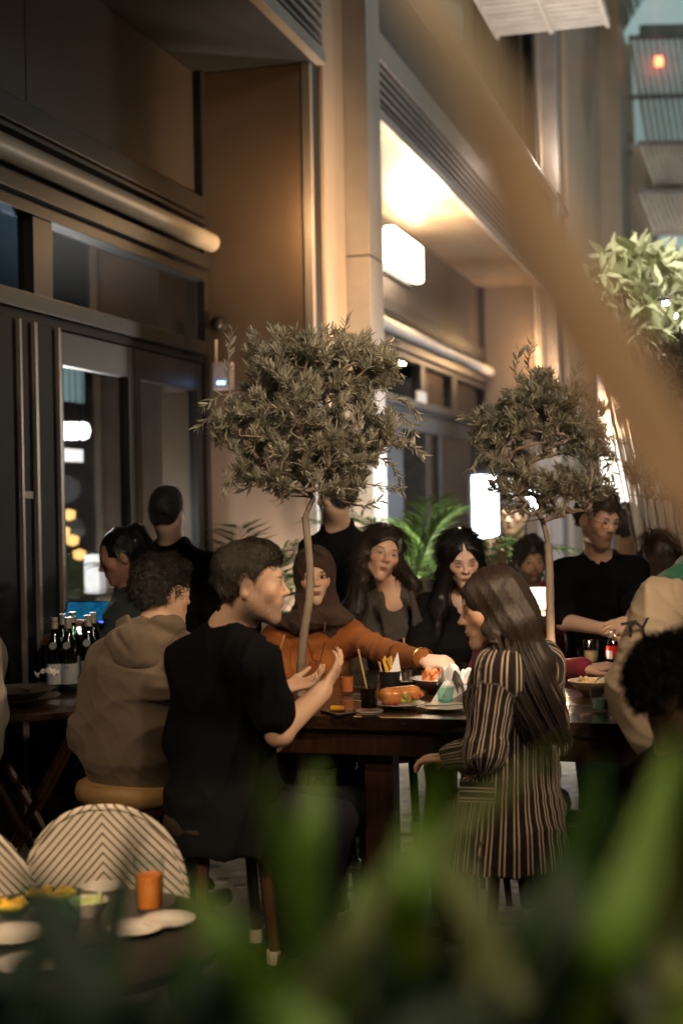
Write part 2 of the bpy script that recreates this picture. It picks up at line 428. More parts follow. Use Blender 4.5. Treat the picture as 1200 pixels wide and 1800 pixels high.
# glazing frames of a bay
def bay(s0, s1, posts, doors, zt=2.73, plates=True):
    bp('upper_rail', MB().fbox(s0, s1, -.05, .075, 3.585, 3.715), M_frame, bevel=.006)
    bp('rail_groove', MB().fbox(s0, s1, -.05, .02, 3.555, 3.583), M_dark)
    bp('rail_lip', MB().fbox(s0, s1, -.05, .10, 3.530, 3.553), M_frame)
    c = MB(); c.tube([F(s0, .145, 3.40), F(s1-.08, .145, 3.40)], .062, 20)
    r = bp('awning_cassette', c, M_roll, smooth=True)
    bp('cassette_channel', MB().fbox(s0, s1, -.05, .03, 3.325, 3.528), M_dark)
    bp('head_rail', MB().fbox(s0, s1, -.05, .11, 3.235, 3.322), M_frame, bevel=.006)
    bp('head_rail_lower', MB().fbox(s0, s1, -.05, .06, 3.165, 3.233), M_frame, bevel=.006)
    bp('transom_rail', MB().fbox(s0, s1, -.04, .07, zt-.06, zt+.03), M_frame, bevel=.006)
    bp('transom_lip', MB().fbox(s0, s1, -.04, .045, zt-.115, zt-.063), M_dark, bevel=.004)
    for a, b_, mm in posts:
        bp('transom_post', MB().fbox(a, b_, -.04, .05, zt+.032, 3.163), mm, bevel=.004)
    edges = [s0]+[p for q in posts for p in q[:2]]+[s1]
    for i in range(0, len(edges), 2):
        a, b_ = edges[i], edges[i+1]
        if b_-a > .1: bp('transom_pane', MB().fbox(a, b_, -.012, -.004, zt+.032, 3.163), M_gl_b if b_ < 8 else M_gl)
    for d in doors:
        a, b_, kind = d
        if kind == 'wall':
            bp('door_jamb', MB().fbox(a, b_, -.05, .055, 0, zt-.117), M_dark, bevel=.005)
        elif kind == 'line':
            bp('jamb_edge', MB().fbox(a, b_, -.05, .075, 0, zt-.117), M_fin, bevel=.003)
        else:
            f_ = MB(); w = .085
            f_.fbox(a, a+w, -.03, .035, .02, zt-.12); f_.fbox(b_-w, b_, -.03, .035, .02, zt-.12)
            f_.fbox(a+w, b_-w, -.03, .033, zt-.30, zt-.12); f_.fbox(a+w, b_-w, -.03, .033, .02, .32)
            dr = bp('glass_door', f_, M_frame, bevel=.005)
            MB().fbox(a+w, b_-w, -.006, .002, .32, zt-.30).build('pane', M_gl, dr)
            if kind == 'door':
                h = MB(); h.tube([F(b_-.04, .04, 1.0), F(b_-.04, .085, 1.02), F(b_-.04, .085, 1.32), F(b_-.04, .04, 1.34)], .010, 8)
                h.build('handle', M_fin, dr, smooth=True)
sa = lambda px: s_at(px, 0.0)
bay(1.0, SP-.07, [(sa(52), sa(86), M_frame)],
    [(1.0, 6.5, 'wall'), (sa(-60), sa(17), 'wall'), (sa(17), sa(21), 'line'), (sa(22), sa(44), 'wall'), (sa(44), sa(49), 'line'), (sa(49), sa(86), 'wall'), (sa(86), sa(91), 'line'),
     (sa(92), sa(231), 'door'), (sa(232), sa(350), 'door'), (sa(351), sa(366), 'wall')])
bay(SP+1.42, SQ-.07, [(sa(735), sa(742), M_frame), (sa(790), sa(800), M_frame)],
    [(SP+1.42, sa(700), 'wall'), (sa(700), sa(770), 'door'), (sa(770), sa(835), 'door'), (sa(836), sa(850), 'wall')])
# interior seen through the doors: back wall, floor, ceiling, bar shelf, side wall
bp('interior_wall', MB().fbox(1.0, 24, -4.3, -4.1, 0, 4.5), M_conc)
bp('interior_ceiling', MB().fbox(1.0, 24, -4.1, -.06, 3.3, 3.35), M_soffit)
bp('interior_partition', MB().fbox(13.2, 14.2, -4.1, -.31, 0, 3.3), M_conc)
# upper storey: set back dark glazing, fins, ribbed cladding
bp('upper_glazing', MB().fbox(1.0, 34, .30, .34, 5.94, 30), glass_mat('upper_glass', (.05, .07, .1), .15, .04))
bp('upper_wall', MB().fbox(1.0, 34, -.2, .28, 5.94, 30), M_dark)
for px, w0, dd in ((986, .92, .30), ):
    s = s_at(975, .9); bp('upper_fin', MB().fbox(s, s+.35, .5, 1.0, 5.932, 14), M_fin, bevel=.01)
sA, sB = s_at(1003, .95), s_at(1062, .95)
n = 26
for i in range(n):
    a = sA+(sB-sA)*i/n; b_ = sA+(sB-sA)*(i+.55)/n
    bp('cladding_rib', MB().fbox(a, b_, .5, .98, 0, 14), M_panel_l)
bp('ribbed_back', MB().fbox(sA, sB, .4, .9, 0, 14), M_panel)
sC = s_at(1066, 1.0)
bp('end_pillar', MB().fbox(sC, sC+1.6, .5, 1.35, 0, 16), M_panel_l, bevel=.01)
bp('end_pillar', MB().fbox(sC+1.7, sC+5, .5, 1.7, 0, 16), M_panel_l, bevel=.01)
# horizontal slatted sun shades high on the facade
def shade(s0, s1, w0, w1, z, n, m, nx=2):
    r = empty('sun_shade', F((s0+s1)/2, (w0+w1)/2, z)); r.parent = bld; r.matrix_parent_inverse = bld.matrix_basis.inverted()
    for k in range(nx+1):
        w = w0+(w1-w0)*k/nx
        MB().fbox(s0, s1, w-.02, w+.02, z-.05, z+.05).build('shade_rail', m, r)
    for i in range(n):
        s = s0+(s1-s0)*(i+.5)/n; hw = (s1-s0)/n*.36
        MB().fbox(s-hw, s+hw, w0-.01, w1+.01, z-.02, z+.03).build('shade_slat', m, r)
M_slat = mat('slat_metal', (.42, .38, .33), .5, var=.25, scale=4)
s1 = s_at(885, .95); shade(s1-3.2, s1, .96, 2.15, 6.72, 22, M_slat)
for a, z in ((s_at(1070, 1.0)+3, 6.4), (s_at(1070, 1.0)+9, 6.4)):
    shade(a, a+4, 1.75, 4.2, z, 18, M_slat)
# bright lamp in the second bay: wall box light, plus the lamp under the soffit
M_lamp = mat('lamp_glow', (.9, .8, .7), .4, var=0, bmp=0, emit=((1, .84, .60), 9))
def wall_lamp(name, s0, s1, z0, z1, label, w=.12):
    t = empty(name, F((s0+s1)/2, .03, z0), label, 'wall lamp')
    MB().fbox(s0-.03, s1+.03, .003, .05, z0-.03, z1+.03).build('lamp_back', M_frame, t, bevel=.01)
    o = MB().fbox(s0, s1, .052, .052+w, z0+.02, z1-.02).build('lamp_shade', M_lamp, t, bevel=.058, seg=4)
    return t
wall_lamp('wall_lamp', s_at(689, .1), s_at(740, .1), 4.0, 4.44, 'bright glowing box lamp on the wall below the soffit of the second bay')
tL = empty('soffit_lamp', F(12.0, .42, ZS), 'small round lamp fixed under the glowing soffit of the second bay', 'ceiling lamp')
MB().lathe([(0, -.09), (.07, -.085), (.09, -.03), (.09, 0), (0, 0)], F(12.0, .42, ZS-.004), 24).build('lamp_body', M_lamp, tL, smooth=True)
# router on the pillar side wall, dome camera, exit plate, door label
M_black = mat('black_plastic', (.012, .012, .013), .35, var=.1, bmp=.05)
M_rt = mat('router_plastic', (.55, .47, .47), .45, var=.05)
wt = .16
rt = empty('wifi_router', F(SP-.03, wt, 2.3), 'pale wireless access box with one antenna and blue lights by the pillar corner', 'router')
def onwall(px, py, w):  # point on the side wall plane s=SP
    d = ray(px, py); k = (SP-.02)+UD.dot(O0); t = (k)/UD.dot(d)
    return CAM+d*t
c = onwall(395, 662, 0)
RB = Matrix((ND, UD, Vector((0, 0, 1)))).transposed()
MB().box(c-UD*.03, (.145, .05, .185), RB).build('housing', M_rt, rt, bevel=.018, seg=3)
t_ = MB(); t_.tube([c+ND*-.05+Vector((0, 0, .09))-UD*.03, c+ND*-.05+Vector((0, 0, .245))-UD*.03], .011, 8); t_.build('antenna', M_rt, rt, smooth=True)
M_led = mat('blue_led', (.2, .4, 1), .4, var=0, bmp=0, emit=((.15, .45, 1), 14))
for dx in (-.02, .012): MB().box(c+ND*(dx+.0)-UD*.057+Vector((0, 0, -.045)), (.02, .006, .014), RB).build('indicator_light', M_led, rt)
c = onwall(386, 570, 0)
dm = empty('dome_camera', c, 'small black dome camera above the wireless box', 'security camera')
MB().lathe([(.055, 0), (.055, .03), (.05, .035)], c+UD*0, 20, Matrix((Vector((1, 0, 0)), Vector((0, 0, 1)), -UD)).transposed()).build('mount', M_black, dm, smooth=True)
MB().lathe([(.045, .03), (.043, .05), (.03, .07), (.0, .08)], c, 20, Matrix((Vector((1, 0, 0)), Vector((0, 0, 1)), -UD)).transposed()).build('dome', mat('dome_gloss', (.01, .01, .01), .08, bmp=0), dm, smooth=True)
def textobj(name, body, size, mtx, m, parent=None, ext=.0015, align='CENTER'):
    cu = bpy.data.curves.new(name, 'FONT'); cu.body = body; cu.size = size; cu.extrude = ext; cu.align_x = align; cu.align_y = 'CENTER'
    tmp = bpy.data.objects.new(name+'_tmp', cu); COL.objects.link(tmp); me = bpy.data.meshes.new_from_object(tmp)
    bpy.data.objects.remove(tmp); bpy.data.curves.remove(cu); me.materials.clear(); me.transform(mtx); me.name = name
    return link(name, me, m, parent)
def plane_at(px, py, w):
    d = ray(px, py); k = ND.dot(O0)+w; return CAM+d*(k/ND.dot(d))
c = plane_at(740, 698, .25)
ex = tag(MB().box(c, (.02, .42, .11), Matrix((ND, UD, Vector((0, 0, 1)))).transposed()).build('door_sign', M_white, None, bevel=.004), 'small pale blank plate over the dark entrance of the second bay', 'sign')
c = plane_at(47, 870, .06)
tag(MB().box(c, (.004, .13, .035), RB).build('door_sticker', M_white, None), 'tiny white sticker on the black door jamb', 'sticker')
# cool bright lightbox at the far entrance
M_box = mat('lightbox_glow', (.9, .95, 1), .4, var=0, bmp=0, emit=((.80, .90, 1.0), 11))
def billboard(name, px0, px1, py0, py1, D, m, label, cat, depth=.12):
    t = empty(name, P((px0+px1)/2, py1, D), label, cat)
    a, b_ = P(px0, py1, D), P(px1, py1, D); z0, z1 = a.z, P(px0, py0, D).z
    R = Matrix.Identity(3)
    mb = MB(); x0, x1 = a.x, b_.x
    mb.box(((x0+x1)/2, D+depth/2, (z0+z1)/2), (x1-x0, depth, z1-z0)); mb.build('light_panel', m, t, bevel=.01)
    fr = MB(); fr.box(((x0+x1)/2, D+depth+.03, (z0+z1)/2), (x1-x0+.08, .05, z1-z0+.08)); fr.box(((x0+x1)/2, D+depth+.03, (z0-.06)/2), (.08, .05, z0-.06)); fr.build('frame', M_dark, t)
    return t
billboard('standing_lightbox', 833, 876, 836, 958, 14.5, M_box, 'tall blue-white glowing lightbox at the entrance behind the black-haired woman', 'lightbox')
billboard('standing_lightbox', 896, 946, 840, 900, 17.0, M_box, 'small blue-white glowing panel seen through the second olive tree', 'lightbox')
M_box2 = mat('cream_glow', (.9, .9, .85), .4, var=0, bmp=0, emit=((1.0, .93, .82), 1.5))
billboard('glowing_screen', 1058, 1122, 655, 900, 17.5, M_box2, 'wide pale glowing screen behind the third olive tree', 'screen')
# far canopy structure to the right: posts, beams, translucent slats, small lights
cn = empty('slatted_canopy', (9, 30, 0), 'high slatted metal canopy with teal light at the far right', 'canopy')
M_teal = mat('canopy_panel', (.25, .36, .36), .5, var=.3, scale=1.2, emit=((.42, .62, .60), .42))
M_beam = mat('canopy_beam', (.16, .15, .14), .5, metal=.3)
z = 10.2
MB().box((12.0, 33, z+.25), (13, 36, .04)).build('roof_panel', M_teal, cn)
for j in range(8):
    MB().box((12.0, 16+j*4.8, z-.2), (13, .14, .22)).build('canopy_beam', M_beam, cn)
for x, y in ((9.5, 38), (13.5, 31)):
    MB().box((x, y, z/2-.15), (.25, .25, z-.3)).build('canopy_post', M_beam, cn)
# slatted screen hanging below the canopy, leaning slats
sc = empty('slatted_screen', P(1160, 880, 27), 'pale grey-teal slatted screen glowing softly at the top right corner', 'screen')
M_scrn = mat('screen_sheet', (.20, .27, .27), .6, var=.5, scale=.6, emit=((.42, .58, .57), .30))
def quad3(a, b_, c_, d_, th): 
    n = Vector((0, th, 0)); return MB().hexa([a, b_, b_+n, a+n, d_, c_, c_+n, d_+n])
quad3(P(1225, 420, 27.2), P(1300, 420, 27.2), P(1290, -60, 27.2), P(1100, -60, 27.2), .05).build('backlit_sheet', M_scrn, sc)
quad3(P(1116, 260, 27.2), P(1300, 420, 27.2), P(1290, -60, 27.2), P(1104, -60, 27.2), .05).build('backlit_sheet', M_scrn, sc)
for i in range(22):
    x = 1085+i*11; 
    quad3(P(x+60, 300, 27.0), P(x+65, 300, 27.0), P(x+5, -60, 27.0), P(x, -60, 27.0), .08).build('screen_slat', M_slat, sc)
for y in (60, 165, 262):
    quad3(P(1105, y+8, 26.9), P(1290, y+2, 26.9), P(1290, y-4, 26.9), P(1105, y+2, 26.9), .1).build('screen_rail', M_beam, sc)
for (x0, x1, y0, y1, lab) in ((1122, 1205, 250, 325, 'upper'), (1120, 1205, 335, 405, 'lower')):
    t = empty('louvre_awning', P(x0, y1, 22), 'small slatted louvre awning right of the end pillar, %s one' % lab, 'awning', 'louvre awnings at the right edge')
    for i in range(9):
        x = x0+(x1-x0)*i/9; quad3(P(x+28, y1, 22), P(x+33, y1, 22), P(x+5, y0, 22), P(x, y0, 22), .5).build('awning_slat', M_slat, t)
    quad3(P(x0, y0+3, 21.9), P(x1+40, y0+1, 21.9), P(x1+40, y0-5, 21.9), P(x0, y0-3, 21.9), .1).build('awning_rail', M_beam, t)
# distant dark glass tower with lit windows, seen past the canopy
tw = empty('distant_building', (14, 60, 0), 'dark distant building with scattered blue-white lights past the canopy', 'building')
MB().box((19, 62, 10), (26, 6, 20)).build('wall', mat('night_wall', (.03, .035, .045), .5, var=.4, scale=.5), tw)
rg = random.Random(4); M_pt = mat('point_lights', (.8, .9, 1), .4, var=0, bmp=0, emit=((.75, .87, 1), 16)); M_ptr = mat('red_point', (.9, .1, .05), .4, var=0, bmp=0, emit=((1, .12, .04), 9))
for px, py in ((1122, 203), (1124, 233), (1128, 268), (1131, 212), (1196, 330), (1190, 345), (1172, 538), (1197, 390), (1120, 185), (1185, 560), (1150, 575), (1140, 470)):
    MB().box(P(px, py, 55), (.30, .2, .30)).build('window', M_pt, tw, bevel=.08)
MB().box(P(1157, 108, 26.8), (.13, .06, .16)).build('warning_light', M_ptr, sc, bevel=.02)
# far background wall
wl = MB(); wl.box((7.5, 24, 1.9), (9, .3, 3.8)); tag(wl.build('boundary_wall', mat('warm_far_wall', (.25, .22, .19), .8), None), 'long low pale wall far behind the crowd', 'wall', None, 'thing')
# ================================================================ PEOPLE
def skin_mat(name, col, lip=(.32, .10, .08), brow=(.02, .012, .01), beard=0.0, beard_col=(.03, .02, .015), makeup=0.0, brow_r=(.018, .0042), brow_z=.026, fade=0):
    m = bpy.data.materials.new(name); m.use_nodes = True; nt = m.node_tree; b = nt.nodes['Principled BSDF']
    b.inputs['Roughness'].default_value = .5; b.inputs['Subsurface Weight'].default_value = .12; b.inputs['Subsurface Radius'].default_value = (1, .3, .15); b.inputs['Subsurface Scale'].default_value = .006
    b.inputs['Specular IOR Level'].default_value = .42
    a = attr(nt, 'hl'); x, y, z = xyz(nt, a.outputs['Vector'])
    ax = x.abs(); fr = y.gt(.045)
    def el(cx, cz, rx, rz, sharp=2.5, sym=True):
        u = ((ax if sym else x)-cx)/rx; v = (z-cz)/rz
        return ((E.__mul__((u*u+v*v).sqrt(), -1.0)+1.0)*sharp).sat()*fr
    n = noise(nt, None, 14, 4, .6); n2 = noise(nt, None, 260, 2, .6)
    c = mixc(nt, E(nt, n), tuple(v*.86 for v in col), tuple(min(1, v*1.10) for v in col))
    red = tuple((col[0]*1.05, col[1]*.72, col[2]*.66))
    c = mixc(nt, el(.042, -.022, .03, .026, 1.2)*.5, c, red)             # cheeks
    c = mixc(nt, el(0, -.024, .017, .017, 1.3, False)*.45, c, red)         # nose tip
    if beard:
        low = ((z+.012)*-28.0).sat()*((z+.155)*22.0).sat()*((y+.035)*22.0).sat()
        side = (ax.gt(.052))*((z-.02)*-30.0).sat()*((z+.1)*20.).sat()*((y+.012)*40.0).sat()*((y*-1.0+.05)*40).sat()
        mus = el(0, -.0455, .03, .009, 2.0)
        chk = (el(.036, -.03, .026, .030, 2.5)*-1.0+1.0)
        nb = ((E(nt, n2)-.3)*3.0).sat()*.6+.4
        c = mixc(nt, ((low*chk).max(side).max(mus))*nb*beard, c, beard_col)
    if fade:
        nb2 = ((E(nt, n2)-.3)*3.0).sat()*.35+.65; hi = ((z*-1.0+.14)*40.0).sat()
        fs = ((ax-.048)*60.0).sat()*((y*-1.0+.022)*50.0).sat()*((z+.022)*26.0).sat(); fb = ((y*-1.0-.045)*40.0).sat()*((z+.066)*22.0).sat()
        c = mixc(nt, fs.max(fb)*hi*nb2*fade, c, (.035, .024, .017))
    if makeup:
        c = mixc(nt, el(.031, .012, .019, .011, 1.6)*makeup, c, (.10, .045, .035))
    c = mixc(nt, el(.031, .003, .0165, .0085, 1.8)*.5, c, tuple(v*.55 for v in col))
    lipm = el(0, -.0573, .0235, .0062, 3.0, False).max(el(0, -.0662, .0185, .0068, 3.0, False))
    c = mixc(nt, lipm*.85, c, lip)
    c = mixc(nt, el(0, -.0618, .022, .0016, 2.0, False)*.8, c, (.05, .015, .012))
    # brows: slanted ellipse
    u = (ax-.032)/brow_r[0]; v = (z-brow_z-(ax-.032)*.10)/brow_r[1]
    bm_ = ((E.__mul__((u*u+v*v).sqrt(), -1.0)+1.0)*3.0).sat()*fr
    c = mixc(nt, bm_*.85, c, brow)
    nt.links.new(c, b.inputs['Base Color'])
    bump(nt, b, n2, .12, .002)
    return m
def hair_mat(name, col=(.012, .009, .008), rough=.38, streak=(160, 160, 9), strength=.6, curl=0):
    m = bpy.data.materials.new(name); m.use_nodes = True; nt = m.node_tree; b = nt.nodes['Principled BSDF']
    a = attr(nt, 'hl'); n = noise(nt, a.outputs['Vector'], 1.0 if not curl else 90, 4, .6, streak if not curl else None)
    r = nt.nodes.new('ShaderNodeMapRange'); r.inputs[1].default_value = .35; r.inputs[2].default_value = .65; nt.links.new(n, r.inputs[0])
    nt.links.new(mixc(nt, E(nt, r.outputs[0]), tuple(v*.5 for v in col), tuple(v*1.7 for v in col)), b.inputs['Base Color'])
    b.inputs['Roughness'].default_value = rough; b.inputs['Specular IOR Level'].default_value = .55
    bump(nt, b, n, strength, .004); return m
def cloth_mat(name, col, rough=.85, sheen=.3, var=.12, weave=420, bmp=.25, spec=.25):
    m = mat(name, col, rough, var=var, scale=5, bmp=0, sheen=0, spec=spec if sum(col) > .06 else .08); nt = m.node_tree; b = nt.nodes['Principled BSDF']
    b.inputs['Sheen Weight'].default_value = sheen*.25 if sum(col) > .06 else 0
    n1 = noise(nt, None, weave, 2, .6); n2 = noise(nt, None, 9, 3, .55)
    h = E(nt, n1)*.15+E(nt, n2)*1.0
    bump(nt, b, h, bmp, .02); return m
def folds(seed, A=.005, f=18, dirv=(0, 0, 1)):
    rs = np.random.RandomState(seed); D = rs.normal(size=(4, 3)); D /= np.linalg.norm(D, axis=1)[:, None]; ph = rs.rand(8)*6.28
    def fn(p):
        p = p.astype(f32)
        w = np.sin(p@(D[0]*7).astype(f32)+ph[0])*1.4+np.sin(p@(D[1]*11).astype(f32)+ph[1])
        a = np.sin(p@(D[2]*f).astype(f32)+w*1.8+ph[2]); b = np.sin(p@(D[3]*f*1.6).astype(f32)+w*2.1+ph[3])
        c = np.sin(p@(D[1]*f*2.3).astype(f32)+w*1.2+a*1.2+ph[4])
        r1 = (1-np.abs(a))**2; r2 = (1-np.abs(c))**3; return (A*(1.5*r1-.6+.35*b+.7*r2-.25)).astype(f32)
    return fn
def headframe(yaw, pitch=0, roll=0):
    y, p, r = math.radians(yaw), math.radians(pitch), math.radians(roll)
    f = Vector((math.sin(y)*math.cos(p), -math.cos(y)*math.cos(p), math.sin(p)))
    up = Vector((-math.sin(y)*math.sin(p), math.cos(y)*math.sin(p), math.cos(p)))
    x = f.cross(up)
    x2 = x*math.cos(r)+up*math.sin(r); up2 = up*math.cos(r)-x*math.sin(r)
    return np.array([x2, f, up2]).T        # columns: right, forward, up
def head_prims(C, R, s=1.0, neck=None, ears=True, fem=False):
    C = V3(C); q = lambda x, y, z: C+R@np.array([x, y, z])*s
    e = lambda c, r, k=.02, op=1: ell(q(*c), tuple(v*s for v in r), R, k*s, op)
    c_ = lambda a, b, ra, rb=None, k=.015, op=1: cap(q(*a), q(*b), ra*s, (ra if rb is None else rb)*s, k*s, op)
    jw = .88 if fem else 1.0
    P_ = [e((0, -.018, .034), (.074, .094, .084)), e((0, .028, -.030), (.059*jw, .062, .078), .03), e((0, .040, .042), (.052, .040, .045), .03)]
    for sx in (-1, 1):
        P_ += [c_((sx*.051*jw, .0, -.046), (sx*(.012 if fem else .019), .066, -.100), .018, .011 if fem else .015, .035), e((sx*.038, .060, -.018), (.025, .022, .024), .028)]
    P_ += [e((0, .074, -.100), (.014 if fem else .021, .016, .015), .028), e((0, .075, -.058), (.030, .022, .030), .02),
           c_((-.034, .078, .023), (.034, .078, .023), .0095 if fem else .012, None, .022)]
    for sx in (-1, 1): P_.append(e((sx*.032, .105, .003), (.0175, .019, .0105), .016, -1))
    P_ += [c_((0, .086, .015), (0, .108, -.020), .0065, .0085, .014), e((0, .108, -.025), (.0105, .0105, .0085), .008)]
    for sx in (-1, 1):
        P_.append(e((sx*.0125, .098, -.028), (.0070, .0095, .0066), .007))
        P_.append(e((sx*.0315, .0785, .003), (.0165, .012, .0110), .007))
    P_ += [e((0, .0965, -.0570), (.0195, .0068, .0044), .006), e((0, .0945, -.0665), (.0165, .0070, .0052), .006),
           e((0, .1030, -.0618), (.021, .0070, .0012), .002, -1), e((0, .096, -.0775), (.016, .006, .004), .010, -1)]
    if ears:
        for sx in (-1, 1):
            RE = R@np.array([[1, 0, 0], [0, .97, .22], [0, -.22, .97]])
            P_.append(ell(q(sx*.0745, -.012, -.011), (.0125*s, .018*s, .0315*s), RE, .008)); P_.append(ell(q(sx*.086, -.006, -.007), (.006*s, .010*s, .018*s), RE, .005, -1))
    if neck is not None:
        nr = .046 if fem else .056
        P_.append(cap(q(0, -.012, -.060), neck, nr*s, nr*1.06*s, .028))
    return P_, q
def hand_prims(wr, d, n, side, curl=(.5, .5, .55, .6), spread=.10, thumb=.5, s=1.0, length=1.0):
    """wr wrist, d direction of the palm, n back-of-hand normal, side +1/-1: thumb on d x n side or opposite"""
    wr = V3(wr); d = V3(d); d /= np.linalg.norm(d); n = V3(n); n = n-d*(n@d); n /= np.linalg.norm(n); t = np.cross(d, n)*side
    X = []; L = .088*s
    X.append(ecap(wr, wr+d*L, (.029*s, .019*s), (.040*s, .0135*s), t, .018))
    X.append(cap(wr+d*L*.25+t*.018*s-n*.006*s, wr+d*L*.62+t*.030*s-n*.008*s, .015*s, .013*s, .012))
    lens = (.073, .081, .076, .060)
    for i in range(4):
        o = (.030-.0200*i)*s; base = wr+d*(L*(.95-.035*abs(i-1)))+t*o; dirf = d*math.cos((1.5-i)*spread)+t*math.sin((1.5-i)*spread)
        l = lens[i]*s*length; c = curl[i]; ang = c*.45; p = base
        segs = (.46, .30, .24); r0 = (.0092, .0083, .0076, .0064)
        for j in range(3):
            dd = dirf*math.cos(ang)-n*math.sin(ang); q = p+dd*l*segs[j]
            X.append(cap(p, q, r0[j]*s*(1 if i < 3 else .88), r0[j+1]*s*(1 if i < 3 else .88), .004 if j else .010)); p = q; ang += c*.85
    tb = wr+d*L*.22+t*.026*s-n*.004*s; dt = d*.62+t*.78*(1-thumb*.5)-n*thumb*.6; dt /= np.linalg.norm(dt)
    m_ = tb+dt*.038*s; dt2 = d*.85+t*.35*(1-thumb)-n*thumb*.5; dt2 /= np.linalg.norm(dt2)
    e_ = m_+dt2*.032*s; dt3 = dt2*.95-n*.2; e2 = e_+dt3*.026*s
    X += [cap(tb, m_, .0135*s, .0115*s, .012), cap(m_, e_, .0105*s, .0095*s, .004), cap(e_, e2, .0092*s, .0078*s, .003)]
    return X
def torso_prims(pel, nk, sL, sR, hw=.165, hd=.12, ww=.145, wd=.105, cw=.165, cd=.115, th=0.0, lean=None, bust=0):
    pel, nk, sL, sR = V3(pel), V3(nk), V3(sL), V3(sR); xd = sR-sL
    ch = pel*.30+nk*.70; wa = pel*.62+nk*.38; up = nk*.86+pel*.14
    X = [ecap(pel, wa, (hw+th, hd+th), (ww+th, wd+th), xd, .05), ecap(wa, ch, (ww+th, wd+th), (cw+th, cd+th), xd, .05),
         ecap(ch, up, (cw+th, cd+th), (cw*.70+th, cd*.72+th), xd, .05),
         cap(sL*.92+sR*.08, sR*.92+sL*.08, .050+th, None, .05)]
    for s_ in (sL, sR): X.append(cap(nk+np.array([0, 0, -.005]), s_, .046+th, .050+th, .05))
    if bust:
        xn = xd/np.linalg.norm(xd); f = np.cross(np.array([0, 0, 1.]), xn); f /= np.linalg.norm(f)
        for sx in (-1, 1): X.append(ell(ch+xn*sx*.065+f*(cd*.80)+np.array([0, 0, -.02]), (.062+th*.5,)*3, None, .04))
    return X
def arm_prims(s_, el, wr, ru=.050, re=.040, rw=.028, k=.03, upto=1.0):
    X = [cap(s_, el, ru, re, k)]
    if wr is not None: X.append(cap(el, V3(el)*(1-upto)+V3(wr)*upto, re, re*(1-upto)+rw*upto, .022))
    return X
def leg_prims(hip, kn, an, a=.088, b=.062, c=.045, k=.05):
    return [cap(hip, kn, a, b, k), cap(kn, an, b*.98, c, .03)]
def shoe(an, yawdir, m, parent):
    an = V3(an); d = V3(yawdir); d[2] = 0; d /= np.linalg.norm(d)
    g = np.array([an[0], an[1], max(an[2]-.07, .03)])
    X = [ell(g+d*.02, (.055, .055, .05), None, .03), cap(g+d*0-np.array([0, 0, .0]), g+d*.16, .042, .036, .04)]
    me, co_ = polygonize('shoe', X, .010); return link('shoe', me, m, parent)
def addmesh(name, prims, h, m, parent, C=None, R=None, disp=None, amp=0):
    me, co_ = polygonize(name, prims, h, disp, amp)
    if C is not None: setattr_vec(me, 'hl', (co_-V3(C))@R)
    return link(name, me, m, parent)
M_eyew = mat('eye_white', (.42, .37, .33), .25, var=.02, bmp=0)
M_iris = mat('iris', (.018, .009, .005), .12, var=.1, bmp=0)
M_lash = mat('lash', (.006, .004, .004), .6, bmp=0)
def eyes(q, R, s, parent, look=(0, 0), open_=.5, lash=1.0):
    RM = Matrix(R.tolist())
    for sx in (-1, 1):
        c = q(sx*.031, .0792, .003)
        e = MB(); e.lathe([(math.sin(t)*.0130, -math.cos(t)*.0130) for t in [i*math.pi/8 for i in range(9)]], c, 14)
        # lid opening: the white shows through as a flattened almond
        co_ = [Vector(v) for v in e.v]; e.v = []
        for v in co_:
            l = RM.transposed() @ (v-Vector(c)); l = Vector((l.x*1.12, l.y*1.02, l.z*open_)); e.v.append(tuple(Vector(c)+RM @ l))
        ob = e.build('eye', M_eyew, parent, smooth=True)
        ic = Vector(c)+RM @ Vector((look[0]*.005, .0112, look[1]*.003*open_))
        i_ = MB(); i_.lathe([(0, .0026), (.0035, .0022), (.0062, .0006), (.0064, -.002)][::-1], ic, 12, Matrix((RM @ Vector((1, 0, 0)), RM @ Vector((0, 0, open_*1.25)), RM @ Vector((0, 1, 0)))).transposed())
        i_.build('iris', M_iris, ob, smooth=True)
        pts = [q(sx*.031+math.cos(a)*.0155, .0915-abs(math.cos(a))**2*.010, .003+math.sin(a)*.0068*max(open_, .15)*1.9*(1 if open_ > .2 else -1)) for a in [math.pi*k/8 for k in range(9)]]
        l = MB(); l.tube([Vector(p) for p in pts], [.0006]+[.0011*lash]*7+[.0006], 5); l.build('lash_line', M_lash, ob)
def closed_lids(q, R, s, parent):
    for sx in (-1, 1):
        pts = [q(sx*(.031)+math.cos(a)*.0155, .0915-abs(math.cos(a))**2*.010, .0015-math.sin(a)*.0045) for a in [math.pi*k/8 for k in range(9)]]
        l = MB(); l.tube([Vector(p) for p in pts], [.0007]+[.0014]*7+[.0007], 5); l.build('lash_line', M_lash, parent)
FUZZ = []
